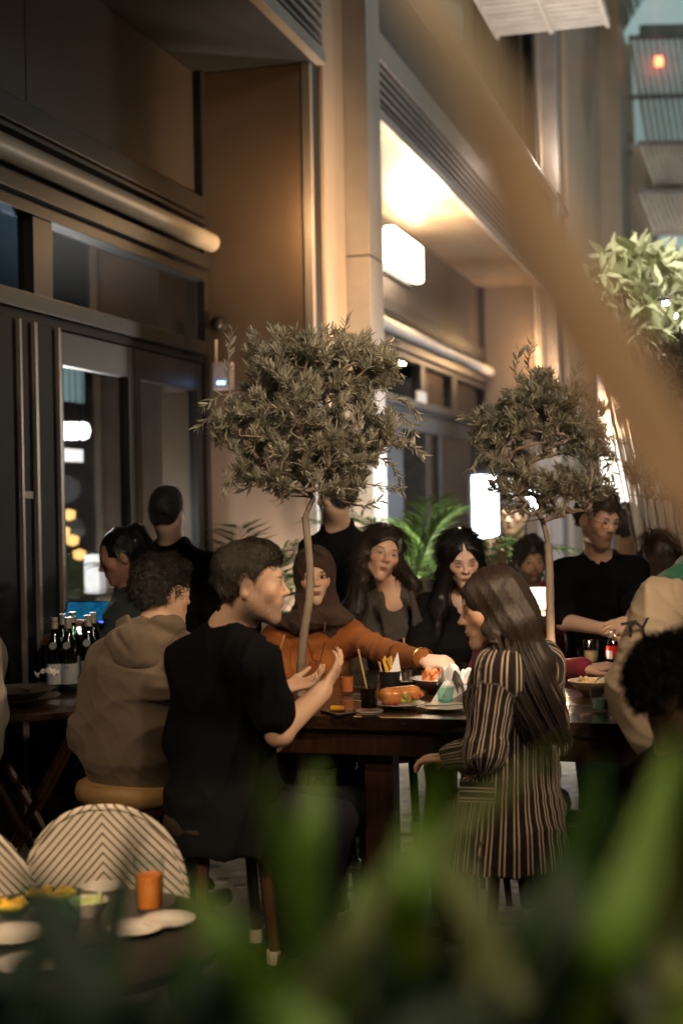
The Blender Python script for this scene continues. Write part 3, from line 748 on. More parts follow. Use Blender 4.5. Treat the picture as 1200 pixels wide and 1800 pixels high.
def short_hair(q, R, C, s, h, m, parent, thick=.012, top=.02, back=-.035, fringe=.072, dfn=None, amp=.004, side=1.0, fz=None, fade=False):
    e = lambda c, r, k=.012, op=1: ell(q(*c), tuple(v*s for v in r), R, k*s, op)
    X = [e((0, -.022, .040), (.074+thick*side, .094+thick, .084+thick)), e((0, .015, .085), (.058, .072, .035+top), .03), e((0, -.055, .0), (.066+thick*.6*side, .060+thick*.4, .070), .03)]
    X += [e((0, .118, -.045), (.098, .082, fringe+.045), .010, -1), e((0, .015, -.115), (.2, .115, .098+back*0), .012, -1), e((0, -.09, -.128), (.2, .10, .075), .012, -1), e((0, -.05, -.20), (.25, .25, .125), .012, -1)]
    for sx in (-1, 1): X.append(e((sx*.085, -.008, -.012), (.022, .024, .036), .006, -1))
    if fade:
        for sx in (-1, 1): X.append(e((sx*.105, -.03, -.035), (.045, .12, .066), .012, -1))
        X.append(e((0, -.135, -.06), (.12, .055, .070), .012, -1))
    o = addmesh('hair', X, h, m, parent, C, R, dfn, amp)
    fz = fz or (5200, .020, .28, .14)
    FUZZ.append((o, fz[0], fz[1], m, parent, C, R, fz[2], fz[3]))
    return o
def curls(seed, A=.006, f=110):
    rs = np.random.RandomState(seed); D = rs.normal(size=(6, 3)); D /= np.linalg.norm(D, axis=1)[:, None]; ph = rs.rand(6)*6.28
    def fn(p):
        w = np.sin(p@(D[0]*f*.4).astype(f32)+ph[0]); v = np.sin(p@(D[1]*f*.5).astype(f32)+ph[1])
        return (A*(np.sin(p@(D[2]*f).astype(f32)+2*w)*.6+np.sin(p@(D[3]*f*1.3).astype(f32)+2*v)*.5+.4*np.sin(p@(D[4]*f*.6).astype(f32)+w+v))).astype(f32)
    return fn
def strands(name, guides, n, m, parent, r=.0016, jit=.012, seed=1, C=None, R=None):
    """hair locks: guides are lists of points; each lock blends two neighbouring guides"""
    rg = np.random.RandomState(seed); V = []; Q = []; base = 0
    Gs = [np.array([V3(p) for p in g]) for g in guides]; K = 14
    def res(g):
        t = np.linspace(0, len(g)-1, K); i = np.clip(t.astype(int), 0, len(g)-2); f = (t-i)[:, None]
        f = f*f*(3-2*f)*.5+f*.5
        return g[i]*(1-f)+g[i+1]*f
    Gs = [res(g) for g in Gs]
    for _ in range(n):
        a = rg.uniform(0, len(Gs)-1); i = min(int(a), len(Gs)-2); f = a-i
        c = Gs[i]*(1-f)+Gs[i+1]*f
        j = rg.normal(size=3)*jit; tt = np.linspace(0, 1, K)[:, None]
        wv = np.sin(tt*rg.uniform(3, 9)+rg.uniform(0, 6))*rg.normal(size=3)*jit*.35
        c = c+j*(.25+.75*tt)+wv*tt; end = rg.uniform(.82, 1.0); kk = max(6, int(K*end)); c = c[:kk]
        T = np.gradient(c, axis=0); T /= np.linalg.norm(T, axis=1)[:, None]+1e-9
        vd = c-np.array([0, 0, CAM_H]); vd /= np.linalg.norm(vd, axis=1)[:, None]
        tw = rg.normal(size=3)*.5; S = np.cross(T, vd+tw); S /= np.linalg.norm(S, axis=1)[:, None]
        w = r*rg.uniform(.6, 1.5)*np.concatenate([[.6], np.ones(kk-2), [.15]])[:, None]
        N = np.cross(S, T)*w*.7
        ring = np.stack([c-S*w, c+N, c+S*w], 1).reshape(-1, 3)
        V.append(ring)
        for u in range(kk-1):
            o = base+u*3
            Q += [(o, o+1, o+4, o+3), (o+1, o+2, o+5, o+4)]
        base += kk*3
    V = np.concatenate(V); me = mesh_np(name, V, np.array(Q)); me.shade_smooth()
    setattr_vec(me, 'hl', (V-(V3(C) if C is not None else 0))@(R if R is not None else np.eye(3)))
    o = link(name, me, m, parent); o['kind'] = 'stuff' ; return o

def fuzz(ob, n, L, m, parent, C, R, jitter=.35, lift=.12, r=.0009, seed=1, flow=None, K=5, zmin=-9):
    me = ob.data; N = len(me.vertices); co_ = np.empty(N*3, f32); me.vertices.foreach_get('co', co_); co_ = co_.reshape(-1, 3).astype(float)
    nr = np.empty(N*3, f32); me.vertex_normals.foreach_get('vector', nr); nr = nr.reshape(-1, 3).astype(float)
    rs = np.random.RandomState(seed); R = np.asarray(R); hl = (co_-V3(C))@R
    face = (hl[:, 1] > .02) & (hl[:, 2] < .088) & (np.abs(hl[:, 0]) < .070)
    if L > .05: flow = lambda l: np.stack([np.sign(l[:, 0])*(.35+2.2*np.clip(l[:, 2]-.06, 0, .1)*10), -.25-np.clip(l[:, 1], 0, .1)*3, -1.2+np.clip(l[:, 2]-.06, 0, .1)*10], 1)
    ok = np.nonzero((hl[:, 2] > zmin) & ~((L > .05) & face))[0]; i = rs.choice(ok, n); p = co_[i]; nn = nr[i]; l = hl[i]
    fl = flow(l) if flow else (l-np.array([0, -.03, .16]))*np.array([1, 1, 1.])
    fl = fl@R.T; fl /= np.linalg.norm(fl, axis=1)[:, None]+1e-9
    fl = fl+rs.normal(size=(n, 3))*jitter; fl -= nn*(fl*nn).sum(1)[:, None]*.85; fl /= np.linalg.norm(fl, axis=1)[:, None]+1e-9
    Ls = L*rs.uniform(.5, 1.3, n)[:, None]; bend = rs.normal(size=(n, 3))*jitter*.4; V = []
    vd = p-np.array([0, 0, CAM_H]); vd /= np.linalg.norm(vd, axis=1)[:, None]
    for k in range(K):
        u = k/(K-1); c = p+fl*Ls*u+nn*(Ls*lift*np.sin(u*2.2)+.0008)+bend*Ls*u*u
        S = np.cross(fl+bend*u, vd+nn*.4); S /= np.linalg.norm(S, axis=1)[:, None]+1e-9; w = r*(1-.85*u**2)
        V += [c-S*w, c+S*w]
    V = np.stack(V, 1).reshape(-1, 3); q = np.array([(2*k, 2*k+1, 2*k+3, 2*k+2) for k in range(K-1)])
    Q = (q[None]+np.arange(n)[:, None, None]*2*K).reshape(-1, 4); m2 = mesh_np('hair_strands', V, Q); m2.shade_smooth(); setattr_vec(m2, 'hl', (V-V3(C))@R)
    o = link('hair_strands', m2, m, parent); o['kind'] = 'stuff'; return o
# ================================================================ THE GUESTS
HB = .0042      # grid of faces and hands in focus
DS = 1.0
def v(px, py, D): return V3(P(px, py, D*DS))
def PD(px, py, D): return P(px, py, D*DS)
def start(label, floor_px, D, group='guests on the terrace'):
    p = PD(floor_px, 900, D); return empty('person', (p.x, p.y, 0), label, 'person', group)
TAN = (.66, .43, .31); PALE = (.70, .48, .36); DEEP = (.22, .12, .08); OLIVE = (.50, .32, .22)
M_blk = cloth_mat('black_shirt_cloth', (.006, .0065, .008), .9, .12, bmp=.4); M_blk2 = cloth_mat('black_jacket_cloth', (.009, .009, .010), .9, .12, bmp=.4)
M_trs = cloth_mat('dark_trousers', (.012, .013, .018)); M_shoe = mat('shoe_leather', (.02, .018, .016), .4)
M_gold = mat('gold', (.75, .45, .14), .25, metal=1, bmp=0)
hairD = hair_mat('dark_hair', (.020, .014, .010), .62); hairL = hair_mat('long_dark_hair', (.020, .012, .009), .50, (210, 210, 7), .55)
hairB = hair_mat('black_glossy_hair', (.008, .008, .009), .28, (210, 210, 7), .45); hairC = hair_mat('curly_hair', (.012, .009, .007), .5, curl=1)
def sleeve(s_, el, end, th=.018, ru=.052, re=.044):  # clothed arm down to `end` on the way from shoulder to elbow/wrist
    return [cap(s_, el, ru+th, re+th, .035)] + ([cap(el, end, re+th, re*.78+th*.8, .03)] if end is not None else [])
def collar(nk, up, r, th, rise, R, fx, k=.012):
    """ring round the neck, dipping in front; fx forward"""
    X = []; n = 12; pts = []
    nk, up, fx = V3(nk), V3(up), V3(fx); up = up/np.linalg.norm(up); fx = fx-up*(fx@up); fx /= np.linalg.norm(fx); rx = np.cross(fx, up)
    for i in range(n):
        a = 2*math.pi*i/n; pts.append(nk+(fx*math.cos(a)+rx*math.sin(a))*r+up*(rise*(.35-.65*math.cos(a))))
    for i in range(n): X.append(cap(pts[i], pts[(i+1) % n], th, None, k))
    return X
def legs(t, pel, fwd, kneeR, kneeL, anR, anL, m=None, h=.013, shoes=True):
    xd = np.cross(V3(fwd), [0, 0, 1.]); xd /= np.linalg.norm(xd); pel = V3(pel)
    X = [ecap(pel-xd*.06, pel+xd*.06, (.12, .12), (.12, .12), (0, 0, 1), .05)] + leg_prims(pel+xd*.09, kneeR, anR) + leg_prims(pel-xd*.09, kneeL, anL)
    addmesh('trousers', X, h, m or M_trs, t, disp=folds(3, .004, 22), amp=.006)
    if shoes:
        for a in (anR, anL): shoe(a, fwd, M_shoe, t)

# ---- A: man in black shirt, talking with his hands
def man_black():
    t = start('seated man in black short-sleeved shirt in profile, gesturing with both open hands over the table', 420, 4.3)
    C = v(441, 1026, 4.30); R = headframe(92, -3, -2); nk = v(407, 1108, 4.36); s = 1.0
    hp, q = head_prims(C, R, s, nk)
    sR, sL = v(452, 1170, 4.16), v(330, 1160, 4.48); pel = v(392, 1405, 4.42)
    eR, wR = v(490, 1287, 4.20), v(566, 1216, 4.36); eL, wL = v(432, 1255, 4.72), v(500, 1212, 4.78)
    X = hp + [cap(nk, V3(nk)*.6+pel*.4, .07, .08, .04), cap(sL, sR, .045, None, .04)]
    X += arm_prims(sR, eR, wR, .046, .041, .030) + arm_prims(sL, eL, wL, .044, .038, .027)
    X += hand_prims(wR, (.30, .25, .42), (.80, -.25, -.45), 1, (.45, .32, .42, .6), .20, .15, .98)
    X += hand_prims(wL, (.62, .02, .16), (.10, .2, -.9), 1, (.45, .5, .6, .7), .14, .3, 1.0)
    sk = skin_mat('skin_profile_man', TAN, (.38, .16, .13), beard=.55, brow_r=(.020, .0055), brow_z=.025, fade=.85)
    addmesh('body', X, HB, sk, t, C, R); eyes(q, R, s, t, (0, -.2), .62)
    def fade(p): return curls(5, .0022, 190)(p)
    short_hair(q, R, C, s, .0042, hairD, t, .006, .016, dfn=curls(5, .0028, 120), amp=.006, side=.1, fringe=.082, fade=True, fz=(6500, .012, .25, .14))
    T = torso_prims(pel, nk, sL, sR, .165, .125, .15, .12, .175, .125, .012)
    T += sleeve(sR, eR*.70+sR*.30, None, .020, .055, .052) + sleeve(sL, eL*.72+sL*.28, None, .02, .052, .05)
    hem = V3(pel)+np.array([.01, 0, -.03]); T += [ecap(hem, pel+np.array([0, 0, .15]), (.205, .185), (.17, .13), sR-sL, .06), ecap(hem-np.array([0, 0, .07]), hem, (.215, .20), (.205, .185), sR-sL, .03), ell(hem-np.array([0, 0, .57]), (1.2, 1.2, .46), None, .012, -1)]
    T += [cap(v(322, 1300, 4.5), v(345, 1200, 4.5), .07, .07, .07)]
    T += collar(nk+np.array([.018, 0, .030]), (.30, -.02, 1), .064, .014, .022, R, R[:, 1]) + collar(nk+np.array([.028, 0, .058]), (.30, -.02, 1), .062, .010, .030, R, R[:, 1])
    addmesh('shirt', T, .008, M_blk, t, disp=folds(11, .007, 14), amp=.012)
    legs(t, v(395, 1425, 4.42), (.64, .6, 0), v(590, 1440, 4.30), v(610, 1415, 4.85), v(560, 1650, 4.45), v(560, 1600, 4.9))
man_black()
# ---- B: man in grey-brown hoodie seen from behind
def man_hoodie():
    t = start('curly-haired man seated with his back to us in a taupe hooded sweatshirt', 240, 4.9)
    C = v(287, 1043, 4.9); R = headframe(128, -8, 4); nk = v(272, 1116, 4.86); s = .93
    hp, q = head_prims(C, R, s, nk)
    sL, sR = v(196, 1165, 4.98), v(348, 1165, 4.74); pel = v(240, 1345, 4.92)
    eL, wL = v(163, 1290, 4.98), v(240, 1310, 5.2)
    addmesh('body', hp + [cap(nk, pel, .07, .09, .04), cap(sL, sR, .045)] , .0048, skin_mat('skin_hoodie_man', TAN, brow_r=(.02, .005)), t, C, R)
    eyes(q, R, s, t, (0, 0), .5)
    short_hair(q, R, C, s, .0045, hairC, t, .011, .022, dfn=curls(9, .005, 95), amp=.011, side=.6, fz=(7500, .017, .8, .5))
    T = torso_prims(pel, nk, sL, sR, .165, .145, .175, .135, .18, .13, .022)
    T += sleeve(sL, eL, wL, .034, .058, .052) + sleeve(sR, v(385, 1290, 4.6), v(470, 1300, 4.8), .03)
    T += [ecap(pel+np.array([0, 0, .03]), pel+np.array([0, 0, -.03]), (.205, .18), (.17, .145), sR-sL, .03)]
    f = V3(R[:, 1]); b = -f
    # hood lying on the back: two draped rolls round the neck and the pouch behind
    hc = nk+np.array([0, 0, .02]); xr = V3(sR-sL); xr /= np.linalg.norm(xr); bk = np.cross(xr, [0, 0, 1.])*1.0; bk = np.array([-.40, -.78, 0.]); bk /= np.linalg.norm(bk)
    fl_ = cloth_mat('taupe_fleece', (.20, .155, .12), .95, .5, .10, 300, .35)
    Hd = [ell(hc+bk*.075+np.array([0, 0, -.030]), (.135, .085, .060), np.array([xr, bk, [0, 0, 1]]).T, .03), ell(hc+bk*.115+np.array([0, 0, -.075]), (.095, .050, .065), np.array([xr, bk, [0, 0, 1]]).T, .03),
          cap(hc+xr*-.115+bk*.03+np.array([0, 0, .012]), hc+xr*-.055-bk*.10+np.array([0, 0, -.035]), .034, .024, .02), cap(hc+xr*.115+bk*.03+np.array([0, 0, .012]), hc+xr*.055-bk*.10+np.array([0, 0, -.035]), .034, .024, .02),
          cap(hc+bk*.055+xr*-.10+np.array([0, 0, .022]), hc+bk*.075+np.array([0, 0, .052]), .024, .022, .02), cap(hc+bk*.055+xr*.10+np.array([0, 0, .022]), hc+bk*.075+np.array([0, 0, .052]), .024, .022, .02),
          ell(hc+bk*.02+np.array([0, 0, .055]), (.075, .070, .045), None, .02, -1),
          cap(hc+bk*.150+xr*-.06+np.array([0, 0, .005]), hc+bk*.175+xr*.03+np.array([0, 0, -.085]), .008, .006, .014, -1), cap(hc+bk*.13+xr*.05+np.array([0, 0, .02]), hc+bk*.172+xr*.02+np.array([0, 0, -.06]), .007, .005, .014, -1)]
    addmesh('hood', Hd, .0055, fl_, t, disp=folds(23, .004, 26), amp=.006)
    addmesh('hoodie', T, .0065, fl_, t, disp=folds(21, .0048, 15), amp=.012)
    legs(t, v(245, 1370, 4.95), (.6, .75, 0), v(345, 1385, 5.25), v(300, 1380, 5.4), v(340, 1560, 5.2), v(310, 1540, 5.4))
man_hoodie()
# ---- C: woman in hijab and rust jacket reaching over the table
def woman_hijab():
    t = start('woman in dark brown hijab and rust orange jacket reaching across the table', 552, 5.45)
    C = v(553, 1013, 5.35); R = headframe(4, -3, -2); nk = v(551, 1085, 5.42); s = .96
    hp, q = head_prims(C, R, s, nk, ears=False, fem=True)
    sR, sL = v(487, 1128, 5.42), v(622, 1122, 5.38); pel = v(550, 1330, 5.55)
    eL, wL = v(690, 1152, 5.10), v(742, 1158, 4.88); eR, wR = v(470, 1230, 5.3), v(515, 1250, 5.05)
    X = hp + [cap(nk, pel, .065, .08, .04), cap(sL, sR, .04, None, .03)] + arm_prims(sL, eL, wL, .042, .034, .022) + arm_prims(sR, eR, wR, .042, .034, .022)
    X += hand_prims(wL, (.72, -.25, -.10), (.12, -.55, .85), 1, (.42, .5, .6, .7), .07, .7, .98, 1.0)
    X += hand_prims(wR, (.5, -.5, -.1), (.1, -.2, .9), -1, s=.95)
    addmesh('body', X, HB, skin_mat('skin_hijab_woman', (.72, .50, .38), (.30, .09, .08), (.02, .012, .01), makeup=.45, brow_r=(.019, .0046)), t, C, R)
    eyes(q, R, s, t, (.75, .25), .62, 1.4)
    ee = lambda c, r, k=.02, op=1: ell(q(*c), tuple(x*s for x in r), R, k, op)
    H = [ee((0, -.030, .035), (.090, .105, .100)), ee((0, .005, -.03), (.083, .092, .105), .04), ee((0, .012, .045), (.072, .090, .074), .03), ee((0, .01, -.10), (.068, .078, .06), .04)]
    H += [ee((0, .128, -.030), (.0560, .105, .083), .005, -1)]
    H += [cap(q(.05, .02, -.13), V3(sR)*.45+nk*.55+np.array([0, -.04, .0]), .052, .045, .04), cap(q(-.05, .02, -.13), V3(sL)*.50+nk*.50+np.array([0, -.05, .0]), .052, .045, .04),
          cap(q(-.10, .05, -.185), q(.09, .075, -.20), .040, .036, .03), cap(q(-.06, .085, -.165), q(.11, .05, -.165), .030, .028, .02), cap(q(.07, .06, -.19), q(.19, .0, -.195), .036, .022, .02),
          cap(q(-.08, .05, -.185), q(-.15, .01, -.19), .036, .022, .02)]
    addmesh('hijab', H, .005, cloth_mat('brown_scarf', (.060, .036, .028), .9, .4, .1, 500, .5), t, C, R, folds(31, .0055, 30), .008)
    T = torso_prims(pel, nk-np.array([0, 0, .01]), sL, sR, .15, .12, .125, .10, .15, .10, .016, bust=1)
    T += sleeve(sL, eL, wL*.93+eL*.07, .011, .050, .044) + sleeve(sR, eR, wR, .020)
    # opening of the jacket: groove down the chest
    f = np.array([0, -1., 0])
    jm = cloth_mat('rust_jacket', (.33, .105, .024), .8, .3, .12, 350, .45)
    addmesh('jacket', T + [ecap(v(549, 1100, 5.24), v(556, 1300, 5.27), (.062, .085), (.05, .085), (1, 0, 0), .006, -1)], .006, jm, t, disp=folds(33, .006, 20), amp=.009)
    addmesh('blouse', torso_prims(pel, nk, sL*.8+nk*.2, sR*.8+nk*.2, .14, .11, .12, .095, .14, .095, .008, bust=1), .008, cloth_mat('brown_blouse', (.15, .06, .028), .7), t, disp=folds(35, .003, 30), amp=.004)
    # necklace with small flowers, buttons
    nl = MB(); nl.tube([PD(533, 1095, 5.2), PD(541, 1130, 5.19), PD(550, 1160, 5.2), PD(563, 1163, 5.2), PD(570, 1130, 5.19), PD(571, 1095, 5.2)], .0022, 5); nl = nl.build('necklace', M_gold, t)
    for px, py in ((549, 1146), (563, 1138), (556, 1166), (545, 1166), (568, 1118)):
        fl = MB(); c = PD(px, py, 5.175)
        for k in range(5):
            a = k*1.2566; fl.lathe([(0, -.002), (.0045, 0), (0, .002)], c+Vector((math.cos(a)*.0055, 0, math.sin(a)*.0055)), 6)
        fl.build('flower_charm', M_gold, nl)
    for k, (ox, oy) in enumerate(((0, 0), (7, 1))):    # bracelets and watch band
        c = Vector(wL*.97+eL*.03)+RGT*(ox/500); d = (Vector(wL)-Vector(eL)).normalized()
        b = MB(); Rr = d.to_track_quat('Z', 'Y').to_matrix()
        pts = [c+Rr @ Vector((math.cos(a)*.036, math.sin(a)*.041, 0)) for a in [2*math.pi*i/20 for i in range(21)]]
        b.tube(pts, .0042 if k == 0 else .002, 6, False); b.build('bracelet', M_gold, t, smooth=True)
    rg = MB(); c = Vector(wL)+Vector((.085, -.05, .012)); rg.lathe([(.009, -.002), (.011, 0), (.009, .002)], c, 12); 
    legs(t, v(550, 1345, 5.6), (0, -1, 0), v(520, 1370, 5.2), v(590, 1370, 5.2), v(520, 1560, 5.15), v(590, 1560, 5.15), h=.016)
DS = 1.13; woman_hijab(); DS = 1.0
# ---- D: woman in grey blazer with head tilted and pursed lips
def woman_blazer():
    t = start('long-haired woman in dark grey blazer tilting her head with pursed lips', 690, 5.85)
    C = v(671, 971, 5.74); R = headframe(12, -4, 14); nk = v(690, 1046, 5.82); s = 1.0
    hp, q = head_prims(C, R, s, nk, fem=True)
    sR, sL = v(628, 1074, 5.84), v(755, 1048, 5.84); pel = v(690, 1290, 5.9)
    X = hp + [cap(nk, pel, .07, .09, .04), cap(V3(sL)+[0, -.02, -.02], V3(sR)+[0, -.02, -.02], .05, None, .04), ecap(v(690, 1060, 5.80), v(693, 1085, 5.84), (.07, .05), (.08, .05), (1, 0, 0), .04)]
    addmesh('body', X, .0045, skin_mat('skin_blazer_woman', (.64, .40, .28), (.34, .13, .11), makeup=.2, brow_r=(.018, .0038)), t, C, R)
    eyes(q, R, s, t, (-.1, -.7), .30, 1.0)
    ee = lambda c, r, k=.015, op=1: ell(q(*c), r, R, k, op)
    H = [ee((0, -.022, .038), (.083, .100, .092)), ee((0, .015, .045), (.070, .088, .070), .03), ee((-.055, -.035, -.03), (.040, .062, .095), .04), ee((.055, -.035, -.03), (.040, .062, .095), .04)]
    H += [cap(q(.078, -.005, -.02), v(628, 1060, 5.76), .036, .042, .04), cap(v(628, 1060, 5.76), v(617, 1110, 5.72), .042, .022, .03), cap(q(-.07, -.02, -.02), v(727, 1030, 5.80), .032, .040, .04), cap(v(727, 1030, 5.80), v(735, 1070, 5.82), .036, .018, .03)]
    H += [ee((0, .124, -.036), (.060, .105, .110), .008, -1)]
    FUZZ.append((addmesh('hair', H, .005, hairL, t, C, R, folds(41, .004, 40), .006), 3500, .09, hairL, t, C, R, .07, .01))
    strands('hair_locks', [[q(.02, .03, .128), q(.078, .03, .06), q(.085, .02, -.04), v(620, 1060, 5.72), v(612, 1120, 5.72)], [q(.02, .0, .130), q(.086, -.02, .05), q(.094, -.02, -.04), v(612, 1050, 5.78), v(600, 1110, 5.78)]], 240, hairL, t, .0014, .010, 3, C, R)
    strands('hair_locks', [[q(.0, .03, .128), q(-.072, .040, .05), q(-.080, .03, -.05), v(722, 1035, 5.76), v(735, 1075, 5.78)], [q(-.02, .0, .13), q(-.086, -.01, .04), q(-.085, .0, -.06), v(735, 1030, 5.82), v(742, 1065, 5.84)]], 200, hairL, t, .0014, .009, 4, C, R)
    T = torso_prims(pel, nk, sL, sR, .155, .12, .14, .105, .16, .105, .018, bust=1)
    T += sleeve(sL, v(765, 1190, 5.85), v(740, 1230, 5.55), .022) + sleeve(sR, v(622, 1200, 5.75), v(680, 1225, 5.55), .022)
    V_ = [ecap(v(700, 1055, 5.66), v(714, 1240, 5.72), (.072, .07), (.05, .05), (1, 0, 0), .008, -1), ecap(v(690, 1040, 5.66), v(693, 1070, 5.68), (.09, .10), (.075, .07), (1, 0, 0), .008, -1)]
    bm = cloth_mat('grey_blazer_cloth', (.075, .062, .055), .85, .3, .1, 500, .3)
    addmesh('blazer', T+V_, .006, bm, t, disp=folds(43, .006, 16), amp=.009)
    addmesh('top', torso_prims(pel, v(693, 1082, 5.82), sL*.7+nk*.3+np.array([0, 0, -.05]), sR*.7+nk*.3+np.array([0, 0, -.05]), .14, .115, .13, .105, .14, .105, .012, bust=1), .008, M_blk, t)
    for pts in ([(670, 1052), (682, 1110), (700, 1170), (713, 1225)], [(722, 1040), (733, 1090), (731, 1165), (718, 1225)]):
        p_ = [v(x, y, 5.67+.03*i) for i, (x, y) in enumerate(pts)]
        addmesh('lapel', [ecap(p_[0], p_[1], (.010, .005), (.022, .006), (1, 0, 0), .01), ecap(p_[1], p_[2], (.022, .006), (.014, .006), (1, 0, 0), .01), ecap(p_[2], p_[3], (.014, .006), (.006, .006), (1, 0, 0), .01)], .004, bm, t)
DS = 1.1; woman_blazer(); DS = 1.0
# ---- E: woman with black hair looking down
def woman_black():
    t = start('woman in black coat with centre-parted black hair looking down at the food', 812, 5.8)
    C = v(811, 981, 5.68); R = headframe(6, -20, -4); nk = v(812, 1052, 5.80); s = .97
    hp, q = head_prims(C, R, s, nk, fem=True)
    sR, sL = v(748, 1068, 5.8), v(878, 1068, 5.8); pel = v(812, 1290, 5.9)
    X = hp + [cap(nk, pel, .07, .09, .04), cap(sL, sR, .045, None, .04), ecap(v(811, 1058, 5.76), v(811, 1080, 5.78), (.05, .05), (.05, .05), (1, 0, 0), .04)]
    addmesh('body', X, .0045, skin_mat('skin_black_hair_woman', (.76, .52, .40), (.38, .12, .11), (.03, .018, .014), makeup=.75, brow_r=(.019, .0046)), t, C, R)
    closed_lids(q, R, s, t)
    ee = lambda c, r, k=.015, op=1: ell(q(*c), r, R, k, op)
    H = [ee((0, -.022, .038), (.083, .100, .092)), ee((0, .015, .045), (.070, .088, .070), .03), ee((-.060, -.02, -.04), (.034, .060, .09), .04), ee((.060, -.02, -.04), (.034, .060, .09), .04)]
    for sx, e1, e2 in ((1, v(772, 1065, 5.72), v(768, 1120, 5.70)), (-1, v(850, 1060, 5.74), v(858, 1110, 5.74))): H += [cap(q(sx*.072, .0, -.05), e1, .032, .040, .04), cap(e1, e2, .038, .02, .04)]
    H += [ee((0, .124, -.034), (.058, .105, .109), .008, -1), ee((0, .09, .070), (.003, .04, .04), .010, -1)]
    FUZZ.append((addmesh('hair', H, .005, hairB, t, C, R, folds(51, .002, 40), .003), 3500, .09, hairB, t, C, R, .05, .005))
    for sx in (-1, 1):
        e1, e2 = (v(770, 1065, 5.70), v(768, 1125, 5.68)) if sx > 0 else (v(852, 1062, 5.72), v(860, 1115, 5.72))
        strands('hair_locks', [[q(sx*.006, .04, .130), q(sx*.070, .045, .06), q(sx*.086, .035, -.04), e1, e2], [q(sx*.004, .0, .14), q(sx*.085, .0, .06), q(sx*.09, .0, -.04), e1+np.array([-sx*.02, .05, 0]), e2+np.array([-sx*.02, .05, 0])]], 220, hairB, t, .0014, .006, 6+sx, C, R)
    T = torso_prims(pel, nk, sL, sR, .155, .12, .15, .11, .165, .11, .022, bust=1)
    T += sleeve(sL, v(898, 1190, 5.75), v(850, 1215, 5.5), .026) + sleeve(sR, v(735, 1185, 5.65), v(800, 1200, 5.45), .026)
    T += [ecap(v(812, 1036, 5.64), v(812, 1074, 5.68), (.042, .06), (.010, .03), (1, 0, 0), .008, -1)]
    addmesh('coat', T, .0065, M_blk2, t, disp=folds(53, .008, 14), amp=.011)
    er = MB(); er.lathe([(0, -.004), (.004, 0), (0, .004)], q(-.078, .02, -.035), 8); er.build('earring', M_gold, t)
DS = 1.1; woman_black(); DS = 1.0
# ---- F: woman in striped blazer with long hair, from behind
def stripe_mat():
    m = bpy.data.materials.new('striped_blazer_cloth'); m.use_nodes = True; nt = m.node_tree; b = nt.nodes['Principled BSDF']
    a = attr(nt, 'st'); x, y, z = xyz(nt, a.outputs['Vector'])
    fr = (x*98.0+400.0).frac(); w = ((fr-.5).abs()*-1.0+.27)*6.0
    s1 = w.sat()
    f2 = (x*32.667+400.0).frac(); gap = ((f2-.18).abs()-.13)*14
    n = noise(nt, None, 300, 2, .6)
    nt.links.new(mixc(nt, s1*gap.sat(), (.014, .012, .012), mixc(nt, E(nt, n), (.40, .32, .25), (.55, .44, .35))), b.inputs['Base Color'])
    b.inputs['Roughness'].default_value = .85; b.inputs['Specular IOR Level'].default_value = .2; b.inputs['Sheen Weight'].default_value = .1
    bump(nt, b, E(nt, n)*.3+E(nt, noise(nt, None, 10, 3, .5)), .3, .015); return m
